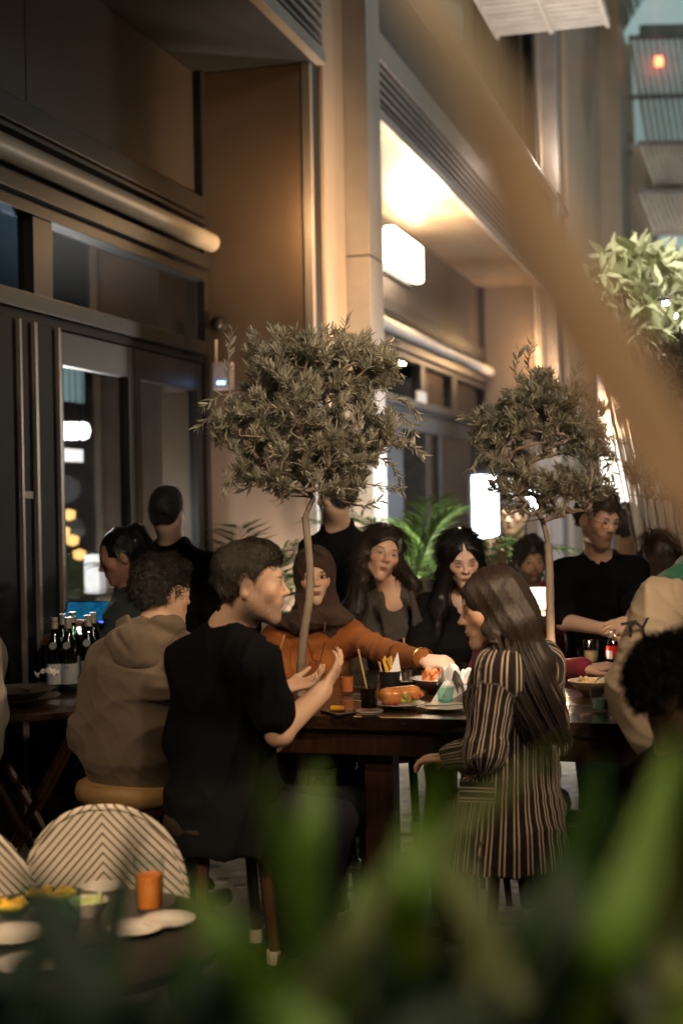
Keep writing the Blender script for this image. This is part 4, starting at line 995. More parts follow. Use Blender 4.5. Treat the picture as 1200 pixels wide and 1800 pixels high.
def woman_striped():
    t = start('woman with very long dark hair in a black and beige vertically striped blazer', 900, 4.5)
    C = v(866, 1070, 4.52); R = headframe(-88, -10, -4); nk = v(900, 1146, 4.56); s = .97
    hp, q = head_prims(C, R, s, nk, ears=False, fem=True)
    sL, sR = v(872, 1186, 4.40), v(952, 1170, 4.72); pel = v(896, 1418, 4.60)
    eL, wL = v(852, 1322, 4.38), v(790, 1332, 4.60)
    X = hp + [cap(nk, pel, .06, .08, .04), cap(sL, sR, .04, None, .03)] + arm_prims(eL, wL, None, .034, .024) + hand_prims(wL, (-.3, .25, -.05), (0, 0, 1), 1, s=.95)
    addmesh('body', X, HB, skin_mat('skin_striped_woman', (.66, .42, .30), (.40, .14, .12), makeup=.3), t, C, R); eyes(q, R, s, t, (0, -.2), .5, 1.3)
    ee = lambda c, r, k=.015, op=1: ell(q(*c), r, R, k, op)
    H = [ee((0, -.022, .036), (.082, .098, .092)), ee((0, .012, .045), (.074, .090, .070), .03), ee((0, -.05, -.03), (.078, .078, .09), .04), ee((0, .138, -.036), (.064, .098, .104), .012, -1)]
    L = [(v(905, 1100, 4.48), .072), (v(925, 1170, 4.47), .082), (v(945, 1240, 4.46), .075), (v(962, 1300, 4.46), .035)]
    pv, pr = q(0, -.05, -.02), .080
    for p_, r_ in L: H.append(ecap(pv, p_, (pr, pr*.62), (r_, r_*.55), (1, .25, 0), .04)); pv, pr = p_, r_
    H += [ecap(q(.05, .01, .02), v(868, 1130, 4.40), (.020, .034), (.012, .024), (0, 1, .2), .02)]
    addmesh('hair', H, .006, hairL, t, C, R@np.array([[1, 0, 0], [0, .94, -.34], [0, .34, .94]]), folds(61, .006, 30), .009)
    FUZZ.append((bpy.data.objects[[o.name for o in t.children if o.name.startswith('hair')][-1]], 5500, .10, hairL, t, C, R, .12, .04)) if False else None
    G_ = []
    for a in range(7):
        u = a/6; x0 = -.03+.06*u
        G_.append([q(.02, .040-.10*u, .116-.02*u), q(.080, .022-.10*u, .068-.04*u), q(.085, .0-.085*u, -.03-.02*u), v(872+55*u, 1130+10*u, 4.40+.02*u), v(880+80*u, 1205+8*u, 4.37+.03*u), v(925+70*u, 1275+18*u, 4.38+.04*u), v(948+58*u, 1325-12*u, 4.42)])
    strands('hair_locks', G_, 2600, hairL, t, .0013, .011, 8, C, R@np.array([[1, 0, 0], [0, .94, -.34], [0, .34, .94]]))
    T = torso_prims(pel, nk, sL, sR, .165, .135, .135, .11, .15, .11, .018)
    skirt = [ecap(pel+np.array([0, 0, .06]), v(893, 1490, 4.58), (.165, .14), (.190, .185), sR-sL, .06), ecap(v(893, 1485, 4.58), v(893, 1560, 4.58), (.185, .18), (.215, .205), sR-sL, .02),
             ell(V3(v(893, 1514, 4.58))-np.array([0, 0, .5]), (1.2, 1.2, .5), None, .006, -1)]
    A_ = sleeve(sL, eL, wL*.85+eL*.15, .020, .048, .042); AR = sleeve(sR, v(968, 1300, 4.8), v(900, 1340, 4.9), .018)
    cl = collar(nk+np.array([.01, 0, .0]), (-.2, .1, 1), .062, .014, .03, R, R[:, 1])
    me, co_ = polygonize('blazer', T+skirt+A_+AR+cl, .006, folds(63, .005, 15), .008)
    ax = V3(nk)-pel; ax /= np.linalg.norm(ax); xd = sR-sL; xd -= ax*(xd@ax); xd /= np.linalg.norm(xd); yd = np.cross(ax, xd)
    rel = co_-pel; st = np.arctan2(rel@yd, rel@xd+1e-9)*.155
    def armu(a, b, off):
        w = b-a; L_ = np.linalg.norm(w); w = w/L_; r = co_-a; tt = np.clip(r@w, 0, L_); dd = r-np.outer(tt, w); x1 = np.cross(w, [0, 0, 1.]) if abs(w[2]) < .9 else np.array([1., 0, 0]); x1 -= w*(x1@w); x1 /= np.linalg.norm(x1); y1 = np.cross(w, x1)
        return np.linalg.norm(dd, axis=1), np.arctan2(dd@y1, dd@x1)*.062+off, tt/L_
    for a, b in ((sL, eL), (eL, wL), (sR, v(968, 1300, 4.8))):
        dd, u, tt = armu(V3(a), V3(b), .3); sel = (dd < .072) & (tt > .12); st = np.where(sel, u, st)
    setattr_vec(me, 'st', np.stack([st, rel@ax, rel@yd], 1)); sm = stripe_mat(); ob = link('blazer', me, sm, t)
    # pocket flap with horizontal stripes
    c = PD(838, 1392, 4.375); pk = MB(); d1 = Vector((.97, -.22, 0)); n1 = Vector((-.22, -.97, .0))
    pk.box(c, (.105, .008, .060), Matrix((d1, -n1, Vector((0, 0, 1)))).transposed()); po = pk.build('pocket_flap', sm, t, bevel=.003)
    nv = np.array([V3(x.co) for x in po.data.vertices]); setattr_vec(po.data, 'st', np.stack([nv[:, 2], nv[:, 0], nv[:, 1]], 1))
    legs(t, v(896, 1440, 4.62), (-.87, .5, 0), v(780, 1445, 4.7), v(800, 1450, 4.95), v(800, 1640, 4.7), v(820, 1620, 4.9))
DS = 0.965; woman_striped(); DS = 1.0
# ---- G: standing man with glasses in black polo shirt
def man_polo():
    t = start('standing bearded man with thin glasses in black polo shirt leaning on the table', 1055, 6.15)
    C = v(1050, 912, 5.98); R = headframe(30, -16, 3); nk = v(1052, 986, 6.1); s = 1.02
    hp, q = head_prims(C, R, s, nk)
    sR, sL = v(991, 1012, 6.08), v(1112, 1005, 6.1); pel = v(1062, 1235, 6.35)
    eR, wR = v(990, 1092, 5.90), v(1062, 1106, 5.70); eL, wL = v(1118, 1080, 5.95), v(1098, 1105, 5.72)
    X = hp + [cap(nk, pel, .07, .09, .04), cap(sL, sR, .045, None, .04)] + arm_prims(sR, eR, wR, .046, .040, .027) + arm_prims(sL, eL, wL, .048, .042, .028)
    X += hand_prims(wR, (.6, -.35, .18), (-.15, -.75, .5), 1, (.5, .55, .6, .6), .05, .4, 1.0) + hand_prims(wL, (-.35, -.45, .1), (.3, -.6, .7), -1, (.5, .5, .6, .7), .05, .4, 1.0)
    addmesh('body', X, .0046, skin_mat('skin_polo_man', (.70, .45, .33), (.40, .17, .14), (.06, .03, .02), beard=.8, beard_col=(.10, .05, .03), fade=.7), t, C, R); eyes(q, R, s, t, (.4, -.3), .5)
    short_hair(q, R, C, s, .0046, hair_mat('brown_short_hair', (.035, .020, .012), .5), t, .010, .036, dfn=curls(15, .004, 100), amp=.008, side=.3, fade=True)
    gl = MB()
    for sx in (-1, 1):
        gl.tube([q(sx*.031+math.cos(a)*.024, .100-.006*abs(math.cos(a)), .001+math.sin(a)*.020) for a in [2*math.pi*i/16 for i in range(17)]], .0011, 5, False)
        gl.tube([q(sx*.055, .095, .006), q(sx*.078, .05, .008), q(sx*.080, -.01, .008)], .0011, 5)
    gl.tube([q(-.008, .104, .006), q(.008, .104, .006)], .0011, 5)
    gl.build('glasses', M_gold, t)
    T = torso_prims(pel, nk, sL, sR, .16, .12, .155, .115, .175, .12, .014)
    T += sleeve(sR, eR*.88+sR*.12, None, .020, .055, .055) + sleeve(sL, eL*.80+sL*.2, None, .020, .055, .055) + collar(nk+np.array([0, -.01, .018]), (.0, -.2, 1), .066, .013, .03, R, R[:, 1])
    T += [ecap(v(1046, 990, 5.92), v(1044, 1030, 5.93), (.035, .04), (.008, .02), (1, 0, 0), .008, -1)]
    addmesh('polo_shirt', T, .0065, M_blk, t, disp=folds(73, .006, 18), amp=.009)
    legs(t, pel, (0, -1, 0), v(1040, 1420, 6.3), v(1085, 1420, 6.35), v(1040, 1570, 6.3), v(1085, 1570, 6.4), h=.016)
DS = 1.1; man_polo(); DS = 1.0
# ---- background guests
def simple(label, head, yaw, pitch, neck, sa_, sb_, pel, cm, skin, hairf, legD=None, s=1.0, roll=0, arms=None, h=.0065, th=.018, fem=False, col=True, eye=True, beard=0, nm='jacket', fd=0, hair_m=None, stand=True):
    D = head[2]; t = start(label, head[0], D, 'guests on the terrace'); C = v(*head); R = headframe(yaw, pitch, roll); nk = v(*neck); sR, sL = v(*sa_), v(*sb_); pl = v(*pel)
    hp, q = head_prims(C, R, s, nk, fem=fem)
    X = hp + [cap(nk, pl, .07, .08, .04), cap(sL, sR, .045)]
    for (s_, e_, w_, hd) in (arms or []):
        X += arm_prims(v(*s_), v(*e_), v(*w_)) + hand_prims(v(*w_), *hd)
    addmesh('body', X, h, skin_mat('skin_'+label[:28].replace(' ', '_'), skin, beard=beard, fade=fd), t, C, R)
    if eye: eyes(q, R, s, t, (0, 0), .45)
    hairf(t, q, R, C, s)
    T = torso_prims(pl, nk, sL, sR, .155, .12, .15, .115, .17, .12, th)
    for (s_, e_, w_, hd) in (arms or []): T += sleeve(v(*s_), v(*e_), v(*w_)*.95+v(*e_)*.05, th)
    if not arms:
        for s_ in (sR, sL):
            e_ = s_+np.array([.04*np.sign(s_[0]-nk[0]), .02, -.29]); T += sleeve(s_, e_, e_+np.array([0, -.12, -.2]), th)
    if col: T += collar(nk+np.array([0, 0, .02]), (0, 0, 1), .066, .014, .02, R, R[:, 1])
    addmesh(nm, T, .010, cm, t, disp=folds(abs(int(head[0])), .007, 16), amp=.010)
    if stand:
        f = (math.sin(math.radians(yaw)), -math.cos(math.radians(yaw)), 0); xd = V3(R[:, 0])*.09
        kn = pl.copy(); kn[2] = .48; an = pl.copy(); an[2] = .09
        legs(t, pl, f, kn+xd, kn-xd, an+xd, an-xd, h=.02)
    return t, q, R, C
sh = lambda m, **k: (lambda t, q, R, C, s: short_hair(q, R, C, s, .0065, m, t, **k))
def long_hair(m, pts, r=.07, seed=1):
    def fn(t, q, R, C, s):
        ee = lambda c, r_, k=.015, op=1: ell(q(*c), r_, R, k, op)
        H = [ee((0, -.022, .038), (.083, .100, .094)), ee((0, -.05, -.03), (.080, .078, .09), .04), ee((0, .135, -.03), (.09, .10, .107), .012, -1)]
        pv = q(0, -.05, -.03); pr = r
        for p_, r_ in pts: H.append(cap(pv, v(*p_), pr, r_, .04)); pv, pr = v(*p_), r_
        FUZZ.append((addmesh('hair', H, .007, m, t, C, R, folds(seed, .005, 35), .008), 4000, .08, m, t, C, R, .25, .08))
    return fn
simple('tall man in black jacket standing half hidden behind the first olive crown', (590, 874, 7.0), -140, -5, (593, 932, 7.08), (632, 968, 7.0), (550, 972, 7.15), (600, 1230, 7.1), M_blk2, TAN, sh(hairD, side=.3, fade=True), beard=1.0, fd=.85)
simple('man with shaved short hair and black zip jacket standing with his back to us', (294, 904, 6.8), 168, -4, (302, 960, 6.86), (362, 996, 6.75), (246, 998, 6.9), (310, 1250, 6.9), M_blk2, TAN, sh(hairD, thick=.006, top=.014, dfn=curls(7, .001, 200), side=.2, fade=True, fz=(9000, .006, .6, .5)), s=.98, eye=False, fd=.85)
def pony(t, q, R, C, s):
    ee = lambda c, r_, k=.015, op=1: ell(q(*c), r_, R, k, op)
    H = [ee((0, -.022, .040), (.080, .100, .092)), ee((0, .118, -.045), (.100, .085, .112), .010, -1), ee((0, .0, -.125), (.2, .105, .09), .012, -1), ee((0, -.10, .075), (.035, .04, .035), .02)]
    H += [cap(q(0, -.12, .08), v(258, 985, 6.45), .035, .055, .03), cap(v(258, 985, 6.45), v(246, 1060, 6.45), .055, .05, .04), cap(v(246, 1060, 6.45), v(236, 1110, 6.42), .05, .02, .03)]
    FUZZ.append((addmesh('hair', H, .006, hairB, t, C, R, folds(5, .005, 35), .007), 3000, .06, hairB, t, C, R, .15, .04))
    b = MB(); b.lathe([(.012, -.012), (.02, 0), (.012, .012)], q(0, -.115, .078), 12, Matrix(R.tolist())); b.build('hair_tie', M_black, t, smooth=True)
simple('server with a high black ponytail looking down at the till screen', (212, 978, 6.5), -82, -22, (232, 1045, 6.56), (235, 1078, 6.72), (215, 1085, 6.38), (235, 1270, 6.6), cloth_mat('dark_green_uniform', (.02, .03, .03)), (.40, .20, .13), pony, fem=True, s=.98,
       arms=[((215, 1085, 6.38), (190, 1150, 6.3), (160, 1100, 6.5), ((-.5, .4, .1), (0, 0, 1), 1))])
simple('dark-skinned man in cream T-shirt cut off by the left edge of the picture', (-52, 1030, 5.3), 40, -8, (-60, 1085, 5.35), (-38, 1120, 5.22), (-110, 1120, 5.5), (-62, 1310, 5.4), cloth_mat('cream_cotton', (.50, .44, .36)), DEEP, sh(hairC),
       stand=False, nm='t_shirt')
simple('bearded man with curly hair and red collar facing us in the background', (932, 988, 8.3), 6, -3, (934, 1030, 8.4), (905, 1052, 8.4), (965, 1052, 8.4), (935, 1170, 8.5), cloth_mat('red_knit', (.25, .03, .025)), (.50, .30, .2), sh(hairC, thick=.022, top=.04, dfn=curls(3, .009, 90), amp=.014), beard=1.0, stand=False)
simple('man in dark jacket standing behind the second olive trunk', (903, 905, 9.2), -30, -8, (903, 948, 9.3), (874, 965, 9.3), (935, 965, 9.3), (905, 1120, 9.3), cloth_mat('navy_jacket', (.02, .024, .035)), TAN, sh(hairD))
simple('person with light brown hair seen from behind near the lightbox', (862, 985, 8.8), 175, 0, (862, 1025, 8.9), (842, 1045, 8.9), (885, 1045, 8.9), (862, 1150, 8.9), cloth_mat('grey_knit', (.12, .10, .09)), PALE, long_hair(hair_mat('light_brown_hair', (.13, .07, .04), .45), [((865, 1035, 8.75), .05)], .07, 4), eye=False, stand=False)
simple('woman with loose dark brown hair seated behind the polo-shirt man', (1152, 975, 7.0), 200, 0, (1152, 1040, 7.05), (1120, 1065, 7.0), (1190, 1065, 7.1), (1155, 1220, 7.1), cloth_mat('charcoal_knit', (.03, .028, .028)), TAN, long_hair(hair_mat('chestnut_hair', (.045, .022, .014), .4), [((1165, 1030, 6.9), .11), ((1175, 1090, 6.85), .08)], .10, 6), eye=False, stand=False)
simple('dark-haired person farthest back on the right, only the head visible', (1100, 925, 8.8), 170, 0, (1100, 975, 8.9), (1075, 990, 8.9), (1130, 990, 8.9), (1100, 1130, 8.9), M_blk2, TAN, sh(hairC, thick=.02, dfn=curls(2, .006, 100), amp=.01), eye=False)
simple('guest in a wine red sleeve resting one hand flat on the table by the cola', (892, 1062, 6.0), 20, -10, (898, 1120, 6.05), (865, 1145, 6.0), (935, 1150, 6.05), (900, 1310, 6.1), cloth_mat('wine_red_cotton', (.16, .015, .03)), (.55, .33, .24), sh(hairD, side=.3), s=.9, stand=False,
       arms=[((935, 1150, 6.0), (965, 1190, 5.8), (1028, 1176, 5.55), ((.5, -.05, .06), (-.1, -.15, .95), 1, (.25, .2, .25, .3), .08, .2))], nm='sweater')
# ---- O: varsity jacket guest at the right edge (head out of frame)
def varsity():
    t = start('guest in green varsity jacket with cream lettered sleeve, head beyond the right edge', 1200, 4.5)
    C = v(1262, 925, 4.5); R = headframe(-110, -10, 0); nk = v(1235, 1005, 4.55); hp, q = head_prims(C, R, 1.0, nk)
    sL, sR = v(1172, 1062, 4.42), v(1262, 1050, 4.75); pel = v(1215, 1330, 4.6)
    eL, wL = v(1118, 1215, 4.35), v(1150, 1300, 4.15)
    addmesh('body', hp+[cap(nk, pel, .07, .09, .04), cap(sL, sR, .045)]+arm_prims(eL, wL, None, .03, .02), .008, skin_mat('skin_varsity', TAN), t, C, R)
    short_hair(q, R, C, 1.0, .008, hairC, t, .02, .03, dfn=curls(3, .006), amp=.01)
    T = torso_prims(pel, nk, sL, sR, .17, .14, .17, .13, .175, .13, .025)
    addmesh('jacket', T, .008, cloth_mat('green_wool', (.012, .085, .06), .95, .5), t, disp=folds(81, .008, 14), amp=.011)
    cream = cloth_mat('cream_leather', (.30, .24, .18), .6, .1)
    addmesh('sleeve', sleeve(V3(sL)+[-.012, 0, -.01], eL, wL, .045, .055, .05), .007, cream, t, disp=folds(83, .007, 18), amp=.010)
    blk = mat('black_felt', (.015, .015, .015), .9, bmp=0); org = mat('orange_felt', (.75, .16, .03), .9, bmp=0)
    from mathutils.bvhtree import BVHTree
    ob = [o for o in t.children if o.name.startswith('sleeve')][0]; bv = BVHTree.FromPolygons([x.co for x in ob.data.vertices], [tuple(f.vertices) for f in ob.data.polygons])
    for k, ch in enumerate('TY'):
        h = bv.ray_cast(CAM, ray(1108+22*k, 1112-4*k).normalized())
        if h[0] is None: continue
        zz = (UPV*.97-RGT*.25).normalized(); nn = (h[1]+Vector((0, -1, 0))).normalized(); xx = zz.cross(nn).normalized(); zz = nn.cross(xx)
        M4 = Matrix((xx, zz, nn)).transposed().to_4x4(); M4.translation = h[0]+nn*.006
        textobj('letter', ch, .088, M4, blk, t, .003)
    rgc = V3(sL)*.12+V3(eL)*.88+np.array([.01, -.112, .01]); r = MB()
    r.tube([Vector(rgc)+Vector((math.cos(a)*.040, -.008*abs(math.cos(a)), math.sin(a)*.055)) for a in [2*math.pi*i/20*.62-1.9 for i in range(21)]], .0085, 6); r.build('badge_ring', org, t)
varsity()
# ---- Q: near head with dark curls
t_, q_, R_, C_ = simple('nearest guest with thick dark curls at the lower right edge', (1196, 1218, 3.3), 70, -14, (1205, 1335, 3.36), (1235, 1395, 3.2), (1140, 1395, 3.5), (1205, 1660, 3.4), cloth_mat('dark_olive_jacket', (.015, .016, .012)), (.45, .25, .15), sh(hairC, thick=.014, top=.026, dfn=curls(13, .006, 80), amp=.010, fz=(9000, .022, .8, .6)), stand=False, s=.95)

for o_, n_, L_, m_, t__, C__, R__, j_, lf_ in FUZZ:
    near = np.linalg.norm(V3(C__)) < 7.2
    fuzz(o_, int(n_ if near else n_*.35), L_, m_, t__, C__, R__, j_, lf_, r=.0008 if near else .0014, seed=len(o_.name))
# ================================================================ FURNITURE AND TABLEWARE
M_wood = mat('dark_table_wood', (.075, .038, .022), .22, var=.5, scale=7, bmp=.12, bscale=30, bdist=.002, stretch=(1, 14, 14), coat=.4)
M_wood2 = mat('stained_wood', (.045, .018, .009), .4, var=.4, scale=6, bmp=.15, stretch=(10, 10, 1))
TZ = .95
# table frame: long side runs with ND, short side with UD
tA = G(545, 1258, TZ)       # a point on the near edge
def T(a, b, z): return Vector((tA.x, tA.y, 0))+ND*a+UD*b+Vector((0, 0, z))
LA, LB, TD = -.34, 2.15, 1.30
table = empty('high_table', T(.9, .6, 0), 'long dark polished wooden bar-height table shared by the group', 'table')
rg = random.Random(2); npl = 7
M_planks = [mat('table_plank_%d' % i, tuple(c*f for c in (.034, .017, .010)), .20+.04*i, var=.5, scale=5, bmp=.10, bscale=40, bdist=.0015, stretch=(2, 12, 12), coat=.5) for i, f in enumerate((1, .8, 1.2))]
for i in range(npl):
    b0 = TD*i/npl+.002; b1 = TD*(i+1)/npl-.002
    mb = MB(); z0, z1 = TZ-.045, TZ-.001*(i % 2)
    mb.hexa([T(LA, b0, z0), T(LB, b0, z0), T(LB, b1, z0), T(LA, b1, z0), T(LA, b0, z1), T(LB, b0, z1), T(LB, b1, z1), T(LA, b1, z1)])
    mb.build('plank', M_planks[i % 3], table, bevel=.004)
def tbox(a0, a1, b0, b1, z0, z1): return MB().hexa([T(a0, b0, z0), T(a1, b0, z0), T(a1, b1, z0), T(a0, b1, z0), T(a0, b0, z1), T(a1, b0, z1), T(a1, b1, z1), T(a0, b1, z1)])
tbox(LA+.04, LB-.04, .035, .065, TZ-.135, TZ-.047).build('apron', M_wood2, table, bevel=.004)
tbox(LA+.04, LB-.04, TD-.065, TD-.035, TZ-.135, TZ-.047).build('apron', M_wood2, table, bevel=.004)
for a in (.16, 1.15, 2.0):
    for b in (.10, TD-.20): tbox(a, a+.10, b, b+.10, 0, TZ-.137).build('leg', M_wood2, table, bevel=.005)
    tbox(a+.02, a+.08, .201, TD-.201, .22, .30).build('stretcher', M_wood2, table, bevel=.004)
tbox(.03, .16, .5, .56, .10, TZ-.05).build('centre_panel', M_wood2, table, bevel=.004)
# stools
M_cush = mat('tan_leather', (.42, .25, .10), .5, var=.15, scale=8, bmp=.15, bscale=120)
M_tip = mat('pale_label', (.55, .5, .42), .7)
def stool(px, py, D, label, cm=M_cush, z=.74):
    c = P(px, py, D); c.z = 0
    t = empty('bar_stool', c, label, 'stool', 'bar stools round the high table')
    s_ = MB(); s_.lathe([(0, z-.085), (.165, z-.085), (.19, z-.07), (.197, z-.045), (.19, z-.016), (.165, z-.003), (0, z)], c, 32); s_.build('cushion', cm, t, smooth=True, angle=70)
    MB().lathe([(.16, z-.115), (.17, z-.112), (.17, z-.087), (.16, z-.086)], c, 24).build('seat_base', M_wood2, t, smooth=True)
    for k in range(4):
        a = math.pi/4+k*math.pi/2+.3; d = Vector((math.cos(a), math.sin(a), 0))
        l = MB(); l.tube([c+d*.13+Vector((0, 0, z-.11)), c+d*.20], [.020, .014], 8); lo = l.build('leg', M_wood2, t, smooth=True)
        b = MB(); b.lathe([(.022, .0), (.021, .04)], c+d*.162+Vector((0, 0, z-.47)), 10); b.build('leg_band', M_tip, lo, smooth=True)
    r = MB(); r.tube([c+Vector((math.cos(a)*.175, math.sin(a)*.175, .25)) for a in [2*math.pi*i/24 for i in range(25)]], .009, 6, False); r.build('footrest', M_black, t, smooth=True)
    return t
stool(233, 1380, 4.92, 'stool with tan leather cushion under the man in the taupe hoodie')
stool(398, 1430, 4.42, 'stool under the man in the black short-sleeved shirt', mat('dark_leather', (.03, .022, .018), .45))
stool(896, 1430, 4.60, 'stool hidden under the striped blazer with pale bands on its legs', _M['dark_leather'])
stool(552, 1350, 5.6, 'stool behind the table under the woman in the hijab', _M['dark_leather']); stool(700, 1330, 5.9, 'stool behind the table under the woman in the grey blazer', _M['dark_leather'])
stool(812, 1330, 5.95, 'stool behind the table under the black-coated woman', _M['dark_leather'])
# ---- tableware
GL = glass_mat('clear_glass', (.94, .97, .96), .07, .01); GT = glass_mat('teal_glass', (.78, .93, .90), .06, .02)
M_cola = mat('cola', (.012, .005, .003), .05, bmp=0, coat=.5); M_or = mat('orange_drink', (.75, .20, .06), .15, bmp=0); M_teal_l = mat('teal_drink', (.30, .56, .50), .2, bmp=0)
M_plate = mat('white_china', (.70, .67, .62), .18, var=.04, bmp=0, coat=.4); M_bowl = mat('cream_stoneware', (.55, .45, .34), .4, var=.12, bmp=.05)
M_nap = mat('paper_napkin', (.80, .79, .77), .8, var=.03, bmp=.1); M_straw = mat('paper_straw', (.62, .40, .16), .6)
M_steel = mat('steel', (.6, .6, .6), .22, metal=1, bmp=0)
def tpos(px, py): return G(px, py, TZ+.001)
def tumbler(name, c, r, h, gm, label, liq=None, fill=.6, straw=None, taper=.86, cat='glass'):
    t = empty(name, c, label, cat)
    MB().lathe([(0, .001), (r*taper, .001), (r, h), (r-.0025, h), (r*taper-.0025, .008), (0, .008)], c, 24).build('glass_wall', gm, t, smooth=True)
    if liq: 
        k = taper+(1-taper)*fill; MB().lathe([(0, .009), (r*taper-.004, .009), (r*k-.004, h*fill), (0, h*fill)], c, 24).build('drink', liq, t, smooth=True)
    if straw:
        s = MB(); s.tube([c+Vector((-straw*.12, 0, .012)), c+Vector((straw, .01, h+.085))], .0035, 8); s.build('straw', M_straw, t, smooth=True)
    return t
tumbler('drink_glass', tpos(610, 1219), .030, .125, GL, 'tall glass of orange drink beside the open hands', M_or, .50)
cg = tpos(649, 1250); cs = tag(MB().lathe([(0, .0), (.048, .0), (.048, .003), (0, .003)], cg, 28).build('coaster', M_plate, None), 'round white coaster under the cola glass', 'coaster')
tumbler('drink_glass', cg+Vector((0, 0, .004)), .036, .125, GL, 'tumbler of dark cola with a paper straw on a white coaster', M_cola, .62, -.035)
tumbler('drink_glass', tpos(714, 1196), .028, .085, GL, 'small clear glass with straw behind the black cup', mat('pale_drink', (.5, .4, .36), .2, bmp=0), .45, -.008)
tumbler('drink_glass', tpos(783, 1240), .031, .066, GT, 'short teal tinted glass in front of the white napkins', M_teal_l, .35, taper=.82)
tumbler('drink_glass', G(1055, 1250, TZ), .038, .080, GL, 'short glass of teal drink alone on the right part of the table', M_teal_l, .55, taper=.78)
tumbler('drink_glass', tpos(1006, 1190), .024, .06, GL, 'tiny clear glass beside the big pasta bowl', None)
tumbler('drink_glass', tpos(815, 1190), .022, .06, GL, 'small empty glass at the edge of the striped sleeve', None)
tumbler('drink_glass', tpos(482, 1195), .028, .10, GL, 'glass with straw half hidden behind the black shirt', M_or, .4, .045)
tumbler('drink_glass', tpos(740, 1192), .026, .075, GL, 'small clear glass right behind the yellow tube', None)
# black cup of fries with paper cone
c = tpos(686, 1224); cup = empty('fries_cup', c, 'black cup of fries with a folded white paper', 'cup')
MB().lathe([(0, 0), (.036, 0), (.042, .095), (.039, .095), (.033, .01), (0, .01)], c, 24).build('cup_wall', M_black, cup, smooth=True)
M_fry = mat('fried_potato', (.75, .42, .07), .5, var=.2, scale=30)
for k in range(12):
    a = rg.uniform(0, 6.28); r0 = rg.uniform(.005, .025); b = c+Vector((math.cos(a)*r0, math.sin(a)*r0, .05)); tp = b+Vector((rg.uniform(-.035, .005), rg.uniform(-.02, .02), rg.uniform(.065, .10)))
    MB().tube([b, tp], .0048, 4).build('fry', M_fry, cup)
pc = MB(); o = c+Vector((.012, .0, .06)); pc.add([o+Vector((-.02, -.03, .02)), o+Vector((.03, -.02, .0)), o+Vector((.032, .02, .01)), o+Vector((.018, .0, .105)), o+Vector((-.025, .02, .03)), o+Vector((-.018, -.027, .02)), o+Vector((.027, -.017, .0)), o+Vector((.029, .017, .01)), o+Vector((.0175, .002, .10)), o+Vector((-.022, .017, .03))],
    [(0, 1, 3), (1, 2, 3), (2, 4, 3), (4, 0, 3), (5, 8, 6), (6, 8, 7), (7, 8, 9), (9, 8, 5)]); pc.build('paper_cone', M_nap, cup)
def plate(c, r, h, label, m=M_plate, name='plate', foot=.55):
    return tag(MB().lathe([(0, .002), (r*foot, .002), (r*.97, h-.003), (r, h), (r*.97, h+.001), (r*foot, .008), (0, .008)], c, 40).build(name, m, None, smooth=True, angle=60), label, 'bowl' if h > .03 else 'plate')
plate(tpos(712, 1200), .06, .012, 'little white saucer under the small glass behind the black cup')
def bunobj(c, L, w, h, ang, label):
    t = empty('burger', c, label, 'burger'); d = Vector((math.cos(ang), math.sin(ang), 0)); M_bun = mat('glazed_bun', (.55, .22, .06), .25, var=.4, scale=22, bmp=.15, coat=.6)
    X = [cap(c-d*L*.35+Vector((0, 0, h*.55)), c+d*L*.35+Vector((0, 0, h*.75)), w*.42, w*.46, .02)]+[ell(c+d*L*(k-.5)*.8+Vector((0, 0, h*.80)), (w*.5, w*.5, w*.42), None, .012) for k in (0, .33, .66, 1)]
    me, co_ = polygonize('bun', X, .004); link('bun', me, M_bun, t)
    rr = random.Random(5); M_let = mat('lettuce', (.30, .42, .08), .5, var=.4, scale=30); M_fil = mat('filling', (.55, .14, .04), .4, var=.4, scale=40)
    for k in range(16):
        p = c+d*L*(rr.uniform(-.35, .52))+Vector((rr.uniform(-.01, .02), -w*.45+rr.uniform(-.008, .012), rr.uniform(.012, .035)))
        MB().lathe([(0, -.009), (.011, -.004), (.009, .004), (0, .008)], p, 6, Matrix.Rotation(rr.uniform(0, 3), 3, 'X')).build('lettuce' if k % 3 else 'filling', M_let if k % 3 else M_fil, t)
    return t
c = tpos(703, 1243); plate(c, .088, .016, 'white plate holding the long glazed bun'); bunobj(c+Vector((0, 0, .010)), .125, .062, .045, .35, 'long glazed bun filled with greens on a white plate')
M_beet = mat('pickled_beet', (.35, .02, .05), .3, var=.4, scale=40)
for k in range(9):
    p = c+Vector((-.055+.02*(k % 3)+rg.uniform(-.005, .005), -.02+.018*(k//3), .014)); o = MB().box(p, (.012, .012, .010), Matrix.Rotation(k, 3, 'Z')).build('beet_cube', M_beet, None, bevel=.002)
    tag(o, 'small dark red cube of pickled beet beside the glazed bun', 'food', 'cubes of pickled beet beside the bun')
c = tpos(766, 1216); plate(c, .098, .052, 'dark-based white bowl of orange rice under the reaching hand', M_plate, 'bowl', .4)
MB_ = MB(); MB_.lathe([(.04, .0), (.088, .044), (.095, .047), (.09, .04), (.042, -.001)], c+Vector((0, 0, .001)), 40)
def pile(name, c, r, h, m, seed, n, label, cat='food'):
    rr = random.Random(seed); X = [ell(c, (r, r, h*.6), None, .01)]+[ell(c+Vector((rr.uniform(-r, r)*.7, rr.uniform(-r, r)*.7, rr.uniform(.1*h, h))), (r*.22,)*3, None, .006) for _ in range(n)]
    me, co_ = polygonize(name, X, .004, curls(seed, .002, 500), .003); return tag(link(name, me, m, None), label, cat)
pile('rice', c+Vector((.0, 0, .030)), .060, .05, mat('orange_rice', (.75, .25, .08), .6, var=.4, scale=90), 3, 14, 'heap of orange rice in the white bowl')
c = tpos(781, 1247); plate(c, .088, .013, 'empty white side plate with fork near the front edge')
